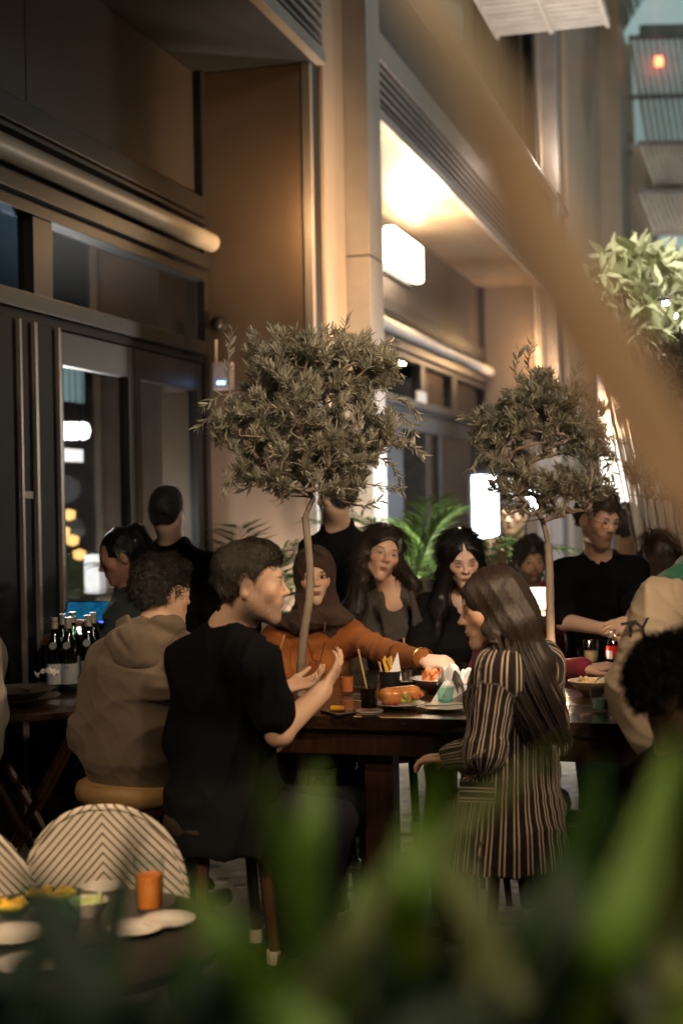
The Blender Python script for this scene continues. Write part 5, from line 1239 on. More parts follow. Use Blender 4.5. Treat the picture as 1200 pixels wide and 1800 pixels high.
f_ = MB(); f_.tube([c+Vector((-.07, -.02, .016)), c+Vector((.0, -.0, .013)), c+Vector((.05, .01, .014))], [.004, .0025, .002], 6)
for k in (-1, 0, 1): f_.tube([c+Vector((.05, .01+k*.005, .014)), c+Vector((.085, .016+k*.005, .016))], .0014, 4)
tag(f_.build('fork', M_steel, None, smooth=True), 'steel fork lying across the empty side plate', 'fork')
# crumpled napkins lit by the lamp
def napkin(c, r, seed, label, tall=1.0, n=22):
    rr = np.random.RandomState(seed); N = n; u = np.linspace(-1, 1, N); Xg, Yg = np.meshgrid(u, u, indexing='ij'); Z = np.zeros_like(Xg)
    for _ in range(9):
        d = rr.normal(size=2)*3; Z += np.abs(np.sin(Xg*d[0]+Yg*d[1]+rr.rand()*6))*rr.uniform(.1, .35)
    Z = (Z-Z.min())*r*tall*.55; V = np.stack([c[0]+Xg*r*(1-.25*np.abs(Yg)), c[1]+Yg*r*(1-.2*np.abs(Xg)), c[2]+.003+Z], -1).reshape(-1, 3)
    i = np.arange(N*N).reshape(N, N); Q = np.stack([i[:-1, :-1], i[1:, :-1], i[1:, 1:], i[:-1, 1:]], -1).reshape(-1, 4)
    o = link('napkin', mesh_np('napkin', V, Q), M_nap, None); md = o.modifiers.new('s', 'SOLIDIFY'); md.thickness = .0008
    return tag(o, label, 'napkin')
napkin(tpos(803, 1222), .075, 3, 'crumpled bright white napkins next to the teal glass', 2.2)
n1 = MB(); a_, b_ = tpos(752, 1242), tpos(822, 1214); h_ = Vector((.0, .0, .155))
pk_ = P(799, 1172, 5.36)
n1.add([a_, a_+Vector((.03, -.005, .0)), pk_+Vector((.012, 0, 0)), pk_+Vector((-.006, 0, 0)), b_, b_+Vector((.01, .03, 0)), a_+Vector((.015, .012, .0)), pk_+Vector((0, .006, .012))],
       [(0, 1, 2, 3), (1, 4, 2), (4, 5, 7, 2), (6, 0, 3, 7), (3, 2, 7)])
o = n1.build('napkin', M_nap, None); md = o.modifiers.new('s', 'SOLIDIFY'); md.thickness = .001
tag(o, 'folded white paper napkin pinched upright by the reaching hand', 'napkin')
# lighter / yellow object on a dark phone, yellow tube
c = tpos(594, 1255); tag(MB().box(c+Vector((0, 0, .005)), (.075, .12, .009), Matrix.Rotation(.5, 3, 'Z')).build('phone', M_black, None, bevel=.003), 'black phone lying flat by the near table edge', 'phone')
lt = MB(); lt.tube([c+Vector((-.025, -.0, .020)), c+Vector((.024, -.006, .020))], [.010, .0095], 10); 
o = tag(lt.build('lighter', mat('orange_plastic', (.85, .30, .02), .3, col2=(.8, .5, .03), scale=14, bmp=0), None, smooth=True), 'small orange and yellow lighter lying on the black phone', 'lighter')
c = tpos(745, 1200); vt = empty('sauce_tube', c, 'upright yellow tube with orange foot behind the white bowl', 'tube')
MB().lathe([(0, 0), (.011, 0), (.011, .014), (0, .014)], c, 16).build('cap', mat('tube_orange', (.8, .2, .02), .35, bmp=0), vt, smooth=True)
MB().lathe([(0, .0145), (.010, .0145), (.010, .052), (0, .052)], c, 16).build('tube_body', mat('tube_yellow', (.75, .75, .06), .35, bmp=0), vt, smooth=True)
# irish coffee glass, cola bottle, big bowl, candle
c = tpos(1038, 1180); ic = empty('coffee_glass', c, 'footed glass mug of creamy coffee with handle', 'glass')
MB().lathe([(0, .0), (.028, .0), (.006, .008), (.006, .028), (.022, .036), (.030, .06), (.031, .13), (.0285, .13), (.0275, .062), (.02, .040), (0, .040)], c, 28).build('glass_wall', GL, ic, smooth=True)
MB().lathe([(0, .041), (.018, .041), (.0265, .062), (.027, .085), (0, .085)], c, 24).build('drink', mat('creamy_coffee', (.42, .30, .17), .4), ic, smooth=True)
hd = MB(); hd.tube([c+Vector((-.029, 0, .105)), c+Vector((-.048, 0, .103)), c+Vector((-.055, 0, .082)), c+Vector((-.046, 0, .062)), c+Vector((-.028, 0, .060))], .0045, 8); hd.build('handle', GL, ic, smooth=True)
c = tpos(1077, 1192); cb = empty('cola_bottle', c, 'contoured glass cola bottle with red and white label', 'bottle')
MB().lathe([(0, 0), (.026, 0), (.0285, .01), (.0265, .035), (.024, .052), (.028, .075), (.0285, .10), (.025, .128), (.0165, .155), (.0125, .172), (.012, .185), (.0135, .187), (.0135, .194), (.011, .194)], c, 28).build('bottle_glass', glass_mat('bottle_clear', (.85, .9, .88), .16, .03), cb, smooth=True)
MB().lathe([(0, .006), (.024, .006), (.0262, .012), (.0245, .035), (.0222, .052), (.0262, .076), (.0265, .080), (0, .080)], c, 24).build('drink', M_cola, cb, smooth=True)
MB().lathe([(.0290, .088), (.0293, .104), (.0268, .130), (.0262, .130), (.0285, .104), (.0282, .088)], c, 28).build('label', mat('red_label', (.55, .012, .012), .35, bmp=0, emit=None), cb, smooth=True)
lb = MB(); 
for k in range(5):
    a0 = math.radians(-150+k*9); a1 = math.radians(-150+(k+1)*9); r_ = .0300
    lb.add([c+Vector((math.cos(a0)*r_, math.sin(a0)*r_, .080)), c+Vector((math.cos(a1)*r_, math.sin(a1)*r_, .080)), c+Vector((math.cos(a1)*r_*.985, math.sin(a1)*r_*.985, .112)), c+Vector((math.cos(a0)*r_*.985, math.sin(a0)*r_*.985, .112))], [(0, 1, 2, 3)])
lb.build('label_panel', M_plate, cb)
c = G(1040, 1222, TZ); plate(c, .088, .055, 'large shallow cream bowl of pasta in front of the cola bottle', M_bowl, 'bowl', .42)
pile('pasta', c+Vector((-.022, -.01, .038)), .040, .028, mat('cheesy_pasta', (.70, .52, .28), .6, var=.3, scale=80), 8, 12, 'mound of pale pasta in the large cream bowl')
f_ = MB(); f_.tube([c+Vector((.0, 0, .05)), c+Vector((.05, -.02, .075)), c+Vector((.11, -.03, .082))], [.004, .0025, .004], 6); tag(f_.build('spoon', M_steel, None, smooth=True), 'steel spoon leaning on the rim of the pasta bowl', 'spoon')
c = tpos(987, 1190); cn_ = empty('candle', c, 'small candle with bright pinkish flame beside the long hair', 'candle')
MB().lathe([(0, 0), (.02, 0), (.022, .03), (0, .03)], c, 16).build('wax', M_plate, cn_, smooth=True)
MB().lathe([(0, .031), (.007, .038), (.009, .050), (.005, .068), (0, .08)], c, 12).build('flame', mat('flame', (1, .8, .7), .5, bmp=0, emit=((1, .72, .66), 14)), cn_, smooth=True)
light('POINT', 'candle_light', c+Vector((0, -.05, .09)), 1.2, WARM, .02)
tumbler('drink_glass', tpos(905, 1205), .03, .09, GL, 'clear glass between the long hair and the pasta bowl', None)
# bowl of napkins / phone torch glow by the napkins is the table spot; glowing candle holders at the far table
ft = empty('far_table', P(925, 1085, 7.6), 'far table with pale lit top behind the second olive trunk', 'table')
c = P(925, 1072, 7.6)
MB().box(c-Vector((0, 0, .03)), (.62, .6, .05)).build('tabletop', M_bowl, ft, bevel=.01); MB().box((c.x, c.y, (c.z-.06)/2), (.08, .08, c.z-.06)).build('leg', M_wood2, ft)
M_can = mat('candle_glass', (1, .9, .8), .3, bmp=0, emit=((1, .80, .58), 3.0))
for k, px in enumerate((938, 950, 962)):
    tag(MB().lathe([(0, 0), (.022, 0), (.026, .11), (0, .11)], P(px, 1070, 7.5), 16).build('candle_lamp', M_can, None, smooth=True), 'glowing cream candle glass on the far table, %s of three' % ('first from the left', 'middle', 'third from the left')[k], 'candle', 'candle glasses on the far table')
light('POINT', 'far_candle_light', P(945, 1040, 7.35), 5, WARM, .05)
# ---- bar counter with till, water bottles
cz = 1.12
ct = empty('bar_counter', P(120, 1200, 7.2), 'dark bar counter beside the glass doors', 'counter')
a, b = P(96, 1105, 7.3), P(245, 1105, 7.1)
MB().box(((a.x+b.x)/2, 7.3, a.z-.03), (b.x-a.x, .6, .05)).build('countertop', M_wood, ct, bevel=.005)
for k in range(4): MB().box((a.x+(b.x-a.x)*(k+.5)/4, 7.25, (a.z-.06)/2), ((b.x-a.x)/4-.01, .45, a.z-.062)).build('front_panel', M_dark, ct, bevel=.004)
c = P(155, 1078, 6.95); till = empty('till_screen', P(155, 1100, 7.0), 'till tablet with a glowing blue screen on the bar counter', 'tablet')
Rt = Matrix.Rotation(math.radians(14), 3, 'Y') @ Matrix.Rotation(math.radians(-38), 3, 'X')
Rt = Matrix.Rotation(math.radians(-8), 3, 'Z') @ Matrix.Rotation(math.radians(-30), 3, 'X')
M_scr = bpy.data.materials.new('till_display'); M_scr.use_nodes = True; nt = M_scr.node_tree; b_ = nt.nodes['Principled BSDF']
tc = nt.nodes.new('ShaderNodeTexCoord'); br = nt.nodes.new('ShaderNodeTexBrick'); br.inputs['Scale'].default_value = 28; br.inputs['Color1'].default_value = (.02, .35, .65, 1); br.inputs['Color2'].default_value = (.01, .16, .35, 1); br.inputs['Mortar'].default_value = (.0, .03, .08, 1); br.inputs['Mortar Size'].default_value = .06
mp = nt.nodes.new('ShaderNodeMapping'); mp.inputs['Rotation'].default_value = (math.radians(90), 0, 0); nt.links.new(tc.outputs['Object'], mp.inputs[0]); nt.links.new(mp.outputs[0], br.inputs['Vector'])
nt.links.new(br.outputs['Color'], b_.inputs['Emission Color']); b_.inputs['Emission Strength'].default_value = .5; b_.inputs['Base Color'].default_value = (.01, .02, .03, 1)
MB().box(c, (.235, .014, .125), Rt).build('casing', M_black, till, bevel=.003)
MB().box(c+Rt @ Vector((0, -.0085, .008)), (.215, .002, .095), Rt).build('screen', M_scr, till)
MB().box(c+Rt @ Vector((0, -.0085, -.050)), (.215, .002, .008), Rt).build('screen_bar', mat('screen_bar_blue', (.05, .1, .8), .4, bmp=0, emit=((.06, .14, 1), 2.2)), till)
MB().box(P(160, 1097, 7.05), (.08, .10, .012)).build('stand', M_black, till)
GB = glass_mat('green_bottle_glass', (.10, .22, .14), .08, .03); M_cap = mat('bottle_cap', (.45, .42, .40), .35, metal=.6); M_lab = mat('pale_label_paper', (.42, .46, .52), .6)
bt0 = None
M_txt = mat('label_ink', (.03, .05, .12), .6, bmp=0)
for k, (px, D, lab) in enumerate(((98, 6.0, 'first green water bottle beside the crumpled napkin'), (122, 6.0, 'green water bottle standing frontmost with a legible pale label'), (113, 6.2, 'green water bottle directly behind the frontmost one'), (130, 6.3, 'green water bottle at the back of the cluster'), (157, 6.1, 'lone green water bottle nearest the hoodie shoulder'), (166, 6.25, 'green water bottle tucked behind the lone one'))):
    c = P(px, 1212, D); c.z = 0.90
    t = empty('water_bottle', c, lab, 'bottle', 'green glass water bottles'); h = .30
    MB().lathe([(0, 0), (.036, 0), (.037, .01), (.037, .165), (.030, .20), (.0165, .235), (.0135, .27), (.0135, .292), (0, .292)], c, 22).build('bottle_glass', GB, t, smooth=True)
    MB().lathe([(0, .293), (.0145, .293), (.0145, .308), (0, .308)], c, 14).build('cap', M_cap, t, smooth=True)
    MB().lathe([(.0155, .262), (.0155, .290), (.0140, .290)], c, 14).build('foil', M_cap, t, smooth=True)
    MB().lathe([(.0378, .03), (.0378, .115)], c, 22).build('label', M_lab, t, smooth=True)
    nl_ = MB(); nl_.lathe([(0, 0), (.016, 0)], c+Vector((0, -.036, .192)), 16, Matrix.Rotation(math.radians(72), 3, 'X')); nl_.build('neck_label', M_lab, t)
    if k == 1:
        M4 = Matrix.Rotation(math.radians(90), 4, 'X'); M4.translation = c+Vector((0, -.0385, .10)); textobj('label_text', 'S.P.', .016, M4, M_txt, t, .0004)
# side table with plates and napkins in front of the bottles
stt = empty('side_table', P(40, 1210, 5.7), 'dark folding-leg side table with stacked plates at the left edge', 'table')
c = P(45, 1208, 5.75); c.z = .895
MB().lathe([(0, -.03), (.39, -.03), (.40, -.02), (.40, -.003), (.39, 0), (0, 0)], c, 40).build('tabletop', M_wood, stt, smooth=True, angle=30)
MB().box((P(135, 0, 6.2).x, 6.18, .877), (.62, .36, .03)).build('shelf_top', M_wood, stt)
for sx in (-1, 1):
    l = MB(); l.tube([c+Vector((sx*.25, -.1, -.035)), c+Vector((-sx*.22, -.1+.03*sx, -.89))], .017, 6); l.build('leg', M_wood2, stt)
    l = MB(); l.tube([c+Vector((sx*.25, .15, -.035)), c+Vector((-sx*.22, .15+.03*sx, -.89))], .017, 6); l.build('leg', M_wood2, stt)
M_dbowl = mat('grey_stoneware', (.14, .12, .10), .45, var=.2)
cc = P(30, 1195, 5.62); cc.z = .896
plate(cc, .17, .035, 'lower grey stoneware plate of the stack on the side table', M_dbowl, 'stacked_plate'); plate(cc+Vector((-.01, 0, .018)), .16, .045, 'upper grey stoneware bowl of the stack on the side table', M_dbowl, 'stacked_bowl')
napkin(P(83, 1192, 5.55)-Vector((0, 0, .0)), .05, 7, 'crumpled napkin beside the stacked plates on the side table', 1.4); 
bpy.context.scene.objects['napkin.002'].location.z = 0
# striped bistro chairs
def chair_mat():
    m = bpy.data.materials.new('chevron_weave'); m.use_nodes = True; nt = m.node_tree; b = nt.nodes['Principled BSDF']
    a = attr(nt, 'st'); x, y, z = xyz(nt, a.outputs['Vector'])
    f = ((z+x.abs()*1.15)*38.0+50.0).frac(); s = (((f-.5).abs()*-1.0+.44)*8.0).sat()
    n = (x*260.0).frac(); wv = ((n-.5).abs()*2.0)
    nt.links.new(mixc(nt, s, (.03, .024, .02), (.72, .64, .54)), b.inputs['Base Color']); b.inputs['Roughness'].default_value = .55
    bump(nt, b, wv*.4+s*.6, .5, .003); return m
M_chev = chair_mat(); M_cane = mat('cane_frame', (.30, .19, .09), .45, var=.3)
def bistro_chair(c, rz, label):
    t = empty('bistro_chair', c, label, 'chair', 'striped woven bistro chairs')
    # back shell: rounded oval, curved, real thickness
    NU, NV = 30, 26; V = []; A = []
    R = Matrix.Rotation(rz, 3, 'Z')
    def pt(x, z, off): 
        y = -.20+.9*x*x+.10*(z-.45)*-1
        return Vector(c)+R @ Vector((x, -(y)*-1+off, z))
    for side in (0, .008):
        for i in range(NU+1):
            for j in range(NV+1):
                u = -1+2*i/NU; w = j/NV; z = .44+.44*w; top = .44+.44; half = .215*(1-max(0, (w-.35)/.65)**2.4*.98)**.5
                x = u*half*(0.86+.14*min(1, w/.3)); V.append(pt(x, z, side)); A.append((x, 0, z))
    Q = []; n1_ = (NU+1)*(NV+1)
    for i in range(NU):
        for j in range(NV):
            a = i*(NV+1)+j; Q.append((a, a+1, a+NV+2, a+NV+1)); Q.append((n1_+a, n1_+a+NV+1, n1_+a+NV+2, n1_+a+1))
    me = mesh_np('backrest', V, np.array(Q)); setattr_vec(me, 'st', A); me.shade_smooth(); link('backrest', me, M_chev, t)
    rim = []
    for k in range(41):
        u = -1+2*k/40; a = math.pi*(1-k/40); 
        w = min(1, max(0, math.sin(a)))**.62; half = .215*(1-max(0, (w-.35)/.65)**2.4*.98)**.5; x = (-1 if k < 20 else 1)*half*(0.86+.14*min(1, w/.3))
        if k == 20: x = 0
        rim.append(pt(x, .44+.44*w+.004, .004))
    r = MB(); r.tube(rim, .009, 8); ro = r.build('back_rim', M_chev, t, smooth=True); nv = np.array([V3(x.co) for x in ro.data.vertices])-V3(c); setattr_vec(ro.data, 'st', np.stack([nv[:, 0], nv[:, 2], nv[:, 2]], 1))
    NS = 24; V = []; A = []
    s_ = MB(); s_.lathe([(0, .43), (.20, .43), (.215, .44), (.20, .455), (0, .455)], Vector(c)+R @ Vector((0, .02, 0)), 28); so = s_.build('seat', M_chev, t, smooth=True)
    nv = np.array([V3(x.co) for x in so.data.vertices])-V3(c); setattr_vec(so.data, 'st', np.stack([nv[:, 0], nv[:, 2], nv[:, 1]], 1))
    for sx in (-1, 1):
        for sy in (-1, 1):
            l = MB(); p = Vector((sx*.17, sy*.17+.02, 0)); l.tube([Vector(c)+R @ (p+Vector((0, 0, .43))), Vector(c)+R @ (p*1.12)], .013, 8); l.build('leg', M_cane, t, smooth=True)
    return t
b1 = P(180, 1400, 3.85); bistro_chair((b1.x, b1.y+.13, 0), math.radians(4), 'striped bistro chair with full rounded back visible beside the tan stool')
b2 = P(-8, 1380, 3.75); bistro_chair((b2.x, b2.y+.13, 0), math.radians(-22), 'striped bistro chair cut by the left edge of the picture')
# low table in the foreground with plates, orange drink
LT = G(150, 1640, .74); lt_ = empty('low_table', (LT.x, LT.y, 0), 'low dark cafe table with small dishes in the foreground', 'table')
MB().lathe([(0, .71), (.37, .71), (.38, .72), (.38, .735), (.37, .74), (0, .74)], (LT.x-.06, LT.y+.0, 0), 48).build('tabletop', mat('low_table_top', (.03, .026, .024), .35, coat=.3), lt_, smooth=True, angle=30)
MB().lathe([(.22, 0), (.22, .02), (.035, .05), (.035, .709)], (LT.x-.06, LT.y, 0), 24).build('pedestal', M_black, lt_, smooth=True, angle=40)
lp = lambda px, py: G(px, py, .741)
tumbler('drink_glass', lp(264, 1600), .036, .125, GL, 'tall glass of bright orange drink on the low foreground table', mat('bright_orange', (1, .27, .04), .3, bmp=0), .66)
plate(lp(236, 1640), .062, .014, 'small white saucer in front of the bright orange drink'); plate(lp(296, 1625), .06, .014, 'small white saucer right of the bright orange drink'); plate(lp(20, 1652), .075, .016, 'white plate at the far left of the low table')
M_yel = mat('yellow_curry', (.80, .50, .05), .5, var=.4, scale=60); M_grn = mat('green_dip', (.45, .55, .22), .5, var=.3, scale=50)
for k, (px, py, mm, lab) in enumerate(((22, 1612, M_yel, 'deep yellow'), (68, 1590, M_yel, 'bright yellow'), (112, 1592, M_yel, 'golden'), (157, 1608, M_grn, 'pale green'))):
    c = lp(px, py); tag(MB().lathe([(0, .0), (.025, .0), (.045, .035), (.042, .035), (.022, .006), (0, .006)], c, 24).build('dip_bowl', M_plate if k == 3 else GT, None, smooth=True), 'small bowl of %s food on the low table' % lab, 'bowl', 'small bowls on the low table')
    pile('dip', c+Vector((0, 0, .026)), .034, .016, mm, 20+k, 8, '%s food heaped in its small bowl' % lab)
tag(MB().lathe([(0, .0), (.05, .002), (.052, .005), (0, .005)], lp(180, 1560), 24).build('saucer', M_plate, None), 'white saucer farthest back on the low table', 'plate')
tumbler('drink_glass', lp(118, 1645), .033, .09, GT, 'teal water glass in front of the small bowls on the low table', None)
fk = MB(); a0 = lp(150, 1665); fk.tube([a0+Vector((0, 0, .004)), a0+Vector((.09, .05, .004))], [.004, .003], 6); tag(fk.build('fork', M_steel, None, smooth=True), 'steel fork lying at the front of the low table', 'fork')
plate(lp(60, 1700), .08, .014, 'white plate nearest the lens on the low table')
# ================================================================ PLANTS
M_bark = mat('olive_bark', (.26, .20, .15), .8, var=.35, scale=18, bmp=.5, bscale=60, bdist=.004, stretch=(1, 1, .3))
def leaf_mat(name, c1, c2, rough=.45, trans=.25):
    m = bpy.data.materials.new(name); m.use_nodes = True; nt = m.node_tree; b = nt.nodes['Principled BSDF']
    g = nt.nodes.new('ShaderNodeNewGeometry'); r = E(nt, g.outputs['Random Per Island']); col = mixc(nt, r, c1, c2)
    nt.links.new(col, b.inputs['Base Color']); b.inputs['Roughness'].default_value = rough
    tl = nt.nodes.new('ShaderNodeBsdfTranslucent'); nt.links.new(col, tl.inputs[0]); mx = nt.nodes.new('ShaderNodeMixShader'); mx.inputs[0].default_value = trans
    nt.links.new(b.outputs[0], mx.inputs[1]); nt.links.new(tl.outputs[0], mx.inputs[2]); nt.links.new(mx.outputs[0], nt.nodes['Material Output'].inputs[0]); return m
M_olive = leaf_mat('olive_leaf', (.17, .17, .12), (.42, .40, .31), .45, .25)
def leaf_array(pos, dirs, ups, L, Wd, fold=.25, curve=.12):
    """narrow leaves: 2 rows, 4 quads each side joined; arrays in, mesh arrays out"""
    n = len(pos); dirs /= np.linalg.norm(dirs, axis=1)[:, None]; S = np.cross(dirs, ups); S /= np.linalg.norm(S, axis=1)[:, None]+1e-9; N = np.cross(S, dirs)
    L = L[:, None]; Wd = Wd[:, None]
    ts = (0, .35, .7, 1.0); ws = (.12, 1.0, .75, .05); V = []
    for t_, w_ in zip(ts, ws):
        c = pos+dirs*L*t_-N*L*curve*t_*t_
        V += [c-S*Wd*w_*.5+N*Wd*fold*w_, c, c+S*Wd*w_*.5+N*Wd*fold*w_]
    V = np.stack(V, 1); Q = []
    for k in range(3):
        for j in range(2): Q.append((k*3+j, k*3+j+1, k*3+j+4, k*3+j+3))
    Q = np.array(Q)[None]+np.arange(n)[:, None, None]*12
    return V.reshape(-1, 3), Q.reshape(-1, 4)
def olive(name, label, trunk, tr, crown, seed, ntwig, nleaf, D, bottom_bare=.3, dy=.34, base=None, leafL=.034, forks=1):
    """trunk: list of (px,py,D); crown: list of ellipses (px,py,rx,ry) in the picture at depth D"""
    rs = np.random.RandomState(seed)
    pts = [P(*p) for p in trunk]; f = pts[0]; t = empty(name, (f.x, f.y, 0), label, 'tree', 'potted olive trees between the guests')
    tb = MB(); sm = [Vector((f.x, f.y, 0.30))]+pts
    # smooth the trunk
    out = []
    for i in range(len(sm)-1):
        p0, p1, p2, p3 = sm[max(i-1, 0)], sm[i], sm[i+1], sm[min(i+2, len(sm)-1)]
        for k in range(6):
            u = k/6; out.append(.5*((2*p1)+(-p0+p2)*u+(2*p0-5*p1+4*p2-p3)*u*u+(-p0+3*p1-3*p2+p3)*u**3))
    out.append(sm[-1]); rad = [tr*(1.15-.35*i/len(out))*(1+.06*math.sin(i*2.3)) for i in range(len(out))]
    tb.tube(out, rad, 12); tb.build('trunk', M_bark, t, smooth=True, angle=80)
    top = V3(out[-1])
    # targets in the crown
    T_ = []
    sc = D/FPX; W_ = np.array([c[2]*c[3] for c in crown], float); W_ /= W_.sum()
    while len(T_) < ntwig:
        c = crown[rs.choice(len(crown), p=W_)]; a = rs.normal(size=3); a /= np.linalg.norm(a); r = rs.rand()**.45
        p = P(c[0], c[1], D)+RGT*float(a[0]*r*c[2]*sc)+UPV*float(a[2]*r*c[3]*sc)+Vector((0, float(a[1]*r*dy*.5*(c[2]/100.)**.5*1.2), 0)); T_.append(V3(p))
    T_ = np.array(T_); d0 = np.linalg.norm(T_-top, axis=1); order = np.argsort(d0)
    nodes = [top]; par = [-1]; kids = [0]
    def addn(p, k): nodes.append(p); par.append(k); kids.append(0); return len(nodes)-1
    for i in order:
        p = T_[i]; A = np.array(nodes); dd = np.linalg.norm(A-p, axis=1)+.35*np.linalg.norm(A-top, axis=1)*0+.10*(np.arange(len(A)) == 0)*0
        out_pen = np.maximum(0, -(A-top)@((p-top)/np.linalg.norm(p-top))+0)  # avoid doubling back
        k = int(np.argmin(dd+out_pen)); a = nodes[k]; L = np.linalg.norm(p-a); m = max(1, int(L/.05))
        g = (p-a); last = k; bend = rs.normal(size=3)*L*.06
        for j in range(1, m+1):
            u = j/m; last = addn(a+g*u+bend*math.sin(math.pi*u)+np.array([0, 0, .12*L*math.sin(math.pi*u)*.3]), last)
    N = len(nodes); w = np.zeros(N); hasch = np.zeros(N, bool)
    for i in range(1, N): hasch[par[i]] = True
    w[~hasch] = 1
    for i in range(N-1, 0, -1): w[par[i]] += w[i]
    rr = .0010+.0019*np.sqrt(w)*(tr/.016)*.55; rr = np.minimum(rr, tr*.62)
    V = []; Q = []; nodesA = np.array(nodes)
    a = nodesA[[par[i] for i in range(1, N)]]; b = nodesA[1:]; ra = rr[1:]; 
    ax = b-a; ax /= np.linalg.norm(ax, axis=1)[:, None]+1e-9; u = np.cross(ax, [.3, .2, .9]); u /= np.linalg.norm(u, axis=1)[:, None]; vv = np.cross(ax, u)
    n = 5; R1 = []; 
    for e_, c_, r_ in ((0, a, np.minimum(rr[[par[i] for i in range(1, N)]], ra*1.25)), (1, b+ax*.0015, ra)):
        for k in range(n): R1.append(c_+(u*math.cos(2*math.pi*k/n)+vv*math.sin(2*math.pi*k/n))*r_[:, None])
    V = np.stack(R1, 1).reshape(-1, 3); q = np.array([(k, (k+1) % n, (k+1) % n+n, k+n) for k in range(n)])
    Q = (q[None]+np.arange(N-1)[:, None, None]*2*n).reshape(-1, 4)
    me = mesh_np('limbs', V, Q); me.shade_smooth(); link('limbs', me, M_bark, t)['kind'] = 'stuff'
    # leaves on outer nodes
    dist_ = np.linalg.norm(nodesA-top, axis=1); zrel = (nodesA[:, 2]-top[2])
    ok = np.nonzero((w < 14) & ((zrel > bottom_bare) | (rs.rand(N) < np.clip((zrel+.02)/max(bottom_bare, .01), .0, 1)**1.5*.8)))[0]; ok = ok[ok > 0]
    nz = np.sin(nodesA[:, 0]*31+seed)*np.sin(nodesA[:, 2]*27+seed*2)+.7*np.sin(nodesA[:, 1]*35+nodesA[:, 0]*19)*np.sin(nodesA[:, 2]*43+1.3); ok = ok[nz[ok] > -.45]
    idx = rs.choice(ok, nleaf); parr = np.array(par)
    base_ = nodesA[idx]*(1)+(nodesA[parr[idx]]-nodesA[idx])*rs.rand(nleaf)[:, None]
    gd = nodesA[idx]-nodesA[parr[idx]]; gd /= np.linalg.norm(gd, axis=1)[:, None]+1e-9
    rdir = rs.normal(size=(nleaf, 3)); rdir -= gd*(rdir*gd).sum(1)[:, None]; rdir /= np.linalg.norm(rdir, axis=1)[:, None]
    dirs = gd*rs.uniform(.4, 1.0, nleaf)[:, None]+rdir*.7+np.array([0, 0, .45])
    base_ = base_+rdir*.003+rs.normal(size=(nleaf, 3))*.006
    ups = rs.normal(size=(nleaf, 3))*.5+np.array([0, 0, 1.]); L = rs.uniform(.65, 1.15, nleaf)*leafL; Wd = L*rs.uniform(.15, .21, nleaf)
    V, Q = leaf_array(base_, dirs, ups, L, Wd); me = mesh_np('crown', V, Q); link('crown', me, M_olive, t)['kind'] = 'stuff'
    # pot under the tree
    return t
def sprigs(t, specs, seed, D):
    rs = np.random.RandomState(seed); Vs = []; Qs = []; b0 = 0; st = MB()
    for pts in specs:
        p = [P(x, y, D) for x, y in pts]; st.tube(p, [.003]+[.002]*(len(p)-2)+[.001], 5)
        A = np.array([V3(q) for q in p]); ln = sum(np.linalg.norm(A[i+1]-A[i]) for i in range(len(A)-1)); n = int(ln/.0065)
        tt = np.linspace(.15, 1, n)*(len(A)-1); i = np.clip(tt.astype(int), 0, len(A)-2); f = (tt-i)[:, None]; pos = A[i]*(1-f)+A[i+1]*f; g = A[i+1]-A[i]; g /= np.linalg.norm(g, axis=1)[:, None]
        rd = rs.normal(size=(n, 3)); rd -= g*(rd*g).sum(1)[:, None]; rd /= np.linalg.norm(rd, axis=1)[:, None]
        L = rs.uniform(.03, .05, n); V, Q = leaf_array(pos, g*.8+rd*.7, rs.normal(size=(n, 3)), L, L*.2); Vs.append(V); Qs.append(Q+b0); b0 += len(V)
    st.build('twig', M_bark, t)['kind'] = 'stuff'; link('sprig', mesh_np('sprig', np.concatenate(Vs), np.concatenate(Qs)), M_olive, t)['kind'] = 'stuff'
t1 = olive('olive_tree', 'first olive tree, its thin curved trunk crossing the woman in the hijab', [(529, 1215, 5.35), (530, 1160, 5.33), (535, 1105, 5.32), (543, 1055, 5.3), (545, 1010, 5.3), (541, 955, 5.3), (536, 908, 5.3)], .0165,
      [(550, 740, 130, 105), (450, 752, 75, 58), (392, 742, 36, 30), (500, 665, 95, 62), (625, 660, 75, 70), (660, 760, 62, 60), (560, 800, 120, 52), (450, 830, 55, 30), (640, 640, 60, 55), (545, 850, 110, 32), (480, 620, 60, 40), (560, 615, 60, 40)], 3, 1500, 42000, 5.3, .16)
sprigs(t1, [[(405, 700), (400, 640), (408, 580)], [(440, 660), (437, 620), (445, 588)], [(480, 640), (485, 600), (478, 572)], [(610, 640), (603, 600), (609, 560)], [(640, 650), (636, 610), (645, 585)], [(520, 650), (528, 610), (520, 580)], [(570, 640), (572, 605), (585, 580)],
            [(400, 720), (370, 730), (350, 752)], [(420, 690), (385, 695), (358, 715)], [(680, 700), (715, 705), (738, 735)], [(690, 760), (720, 780), (742, 798)], [(660, 660), (690, 640), (702, 655)], [(420, 830), (398, 850), (390, 870)], [(660, 800), (690, 820), (700, 840)], [(640, 850), (680, 855), (705, 862)], [(600, 880), (640, 890), (670, 880)],
            [(660, 640), (672, 610), (690, 600)], [(690, 720), (725, 745), (730, 775)], [(450, 850), (430, 860), (405, 858)]], 31, 5.3)
t2 = olive('olive_tree', 'second olive tree with many bare pale stems in front of the lightbox', [(968, 1200, 5.85), (966, 1080, 5.8), (965, 1000, 5.8), (962, 955, 5.8)], .0185,
      [(930, 740, 90, 70), (860, 755, 42, 45), (1000, 730, 70, 70), (1040, 790, 42, 50), (950, 690, 55, 40), (1000, 850, 70, 32), (890, 820, 50, 42), (960, 850, 80, 30), (1040, 860, 35, 25), (950, 900, 60, 22), (1000, 880, 60, 25), (900, 860, 50, 25)], 5, 1150, 22000, 5.8, .28)
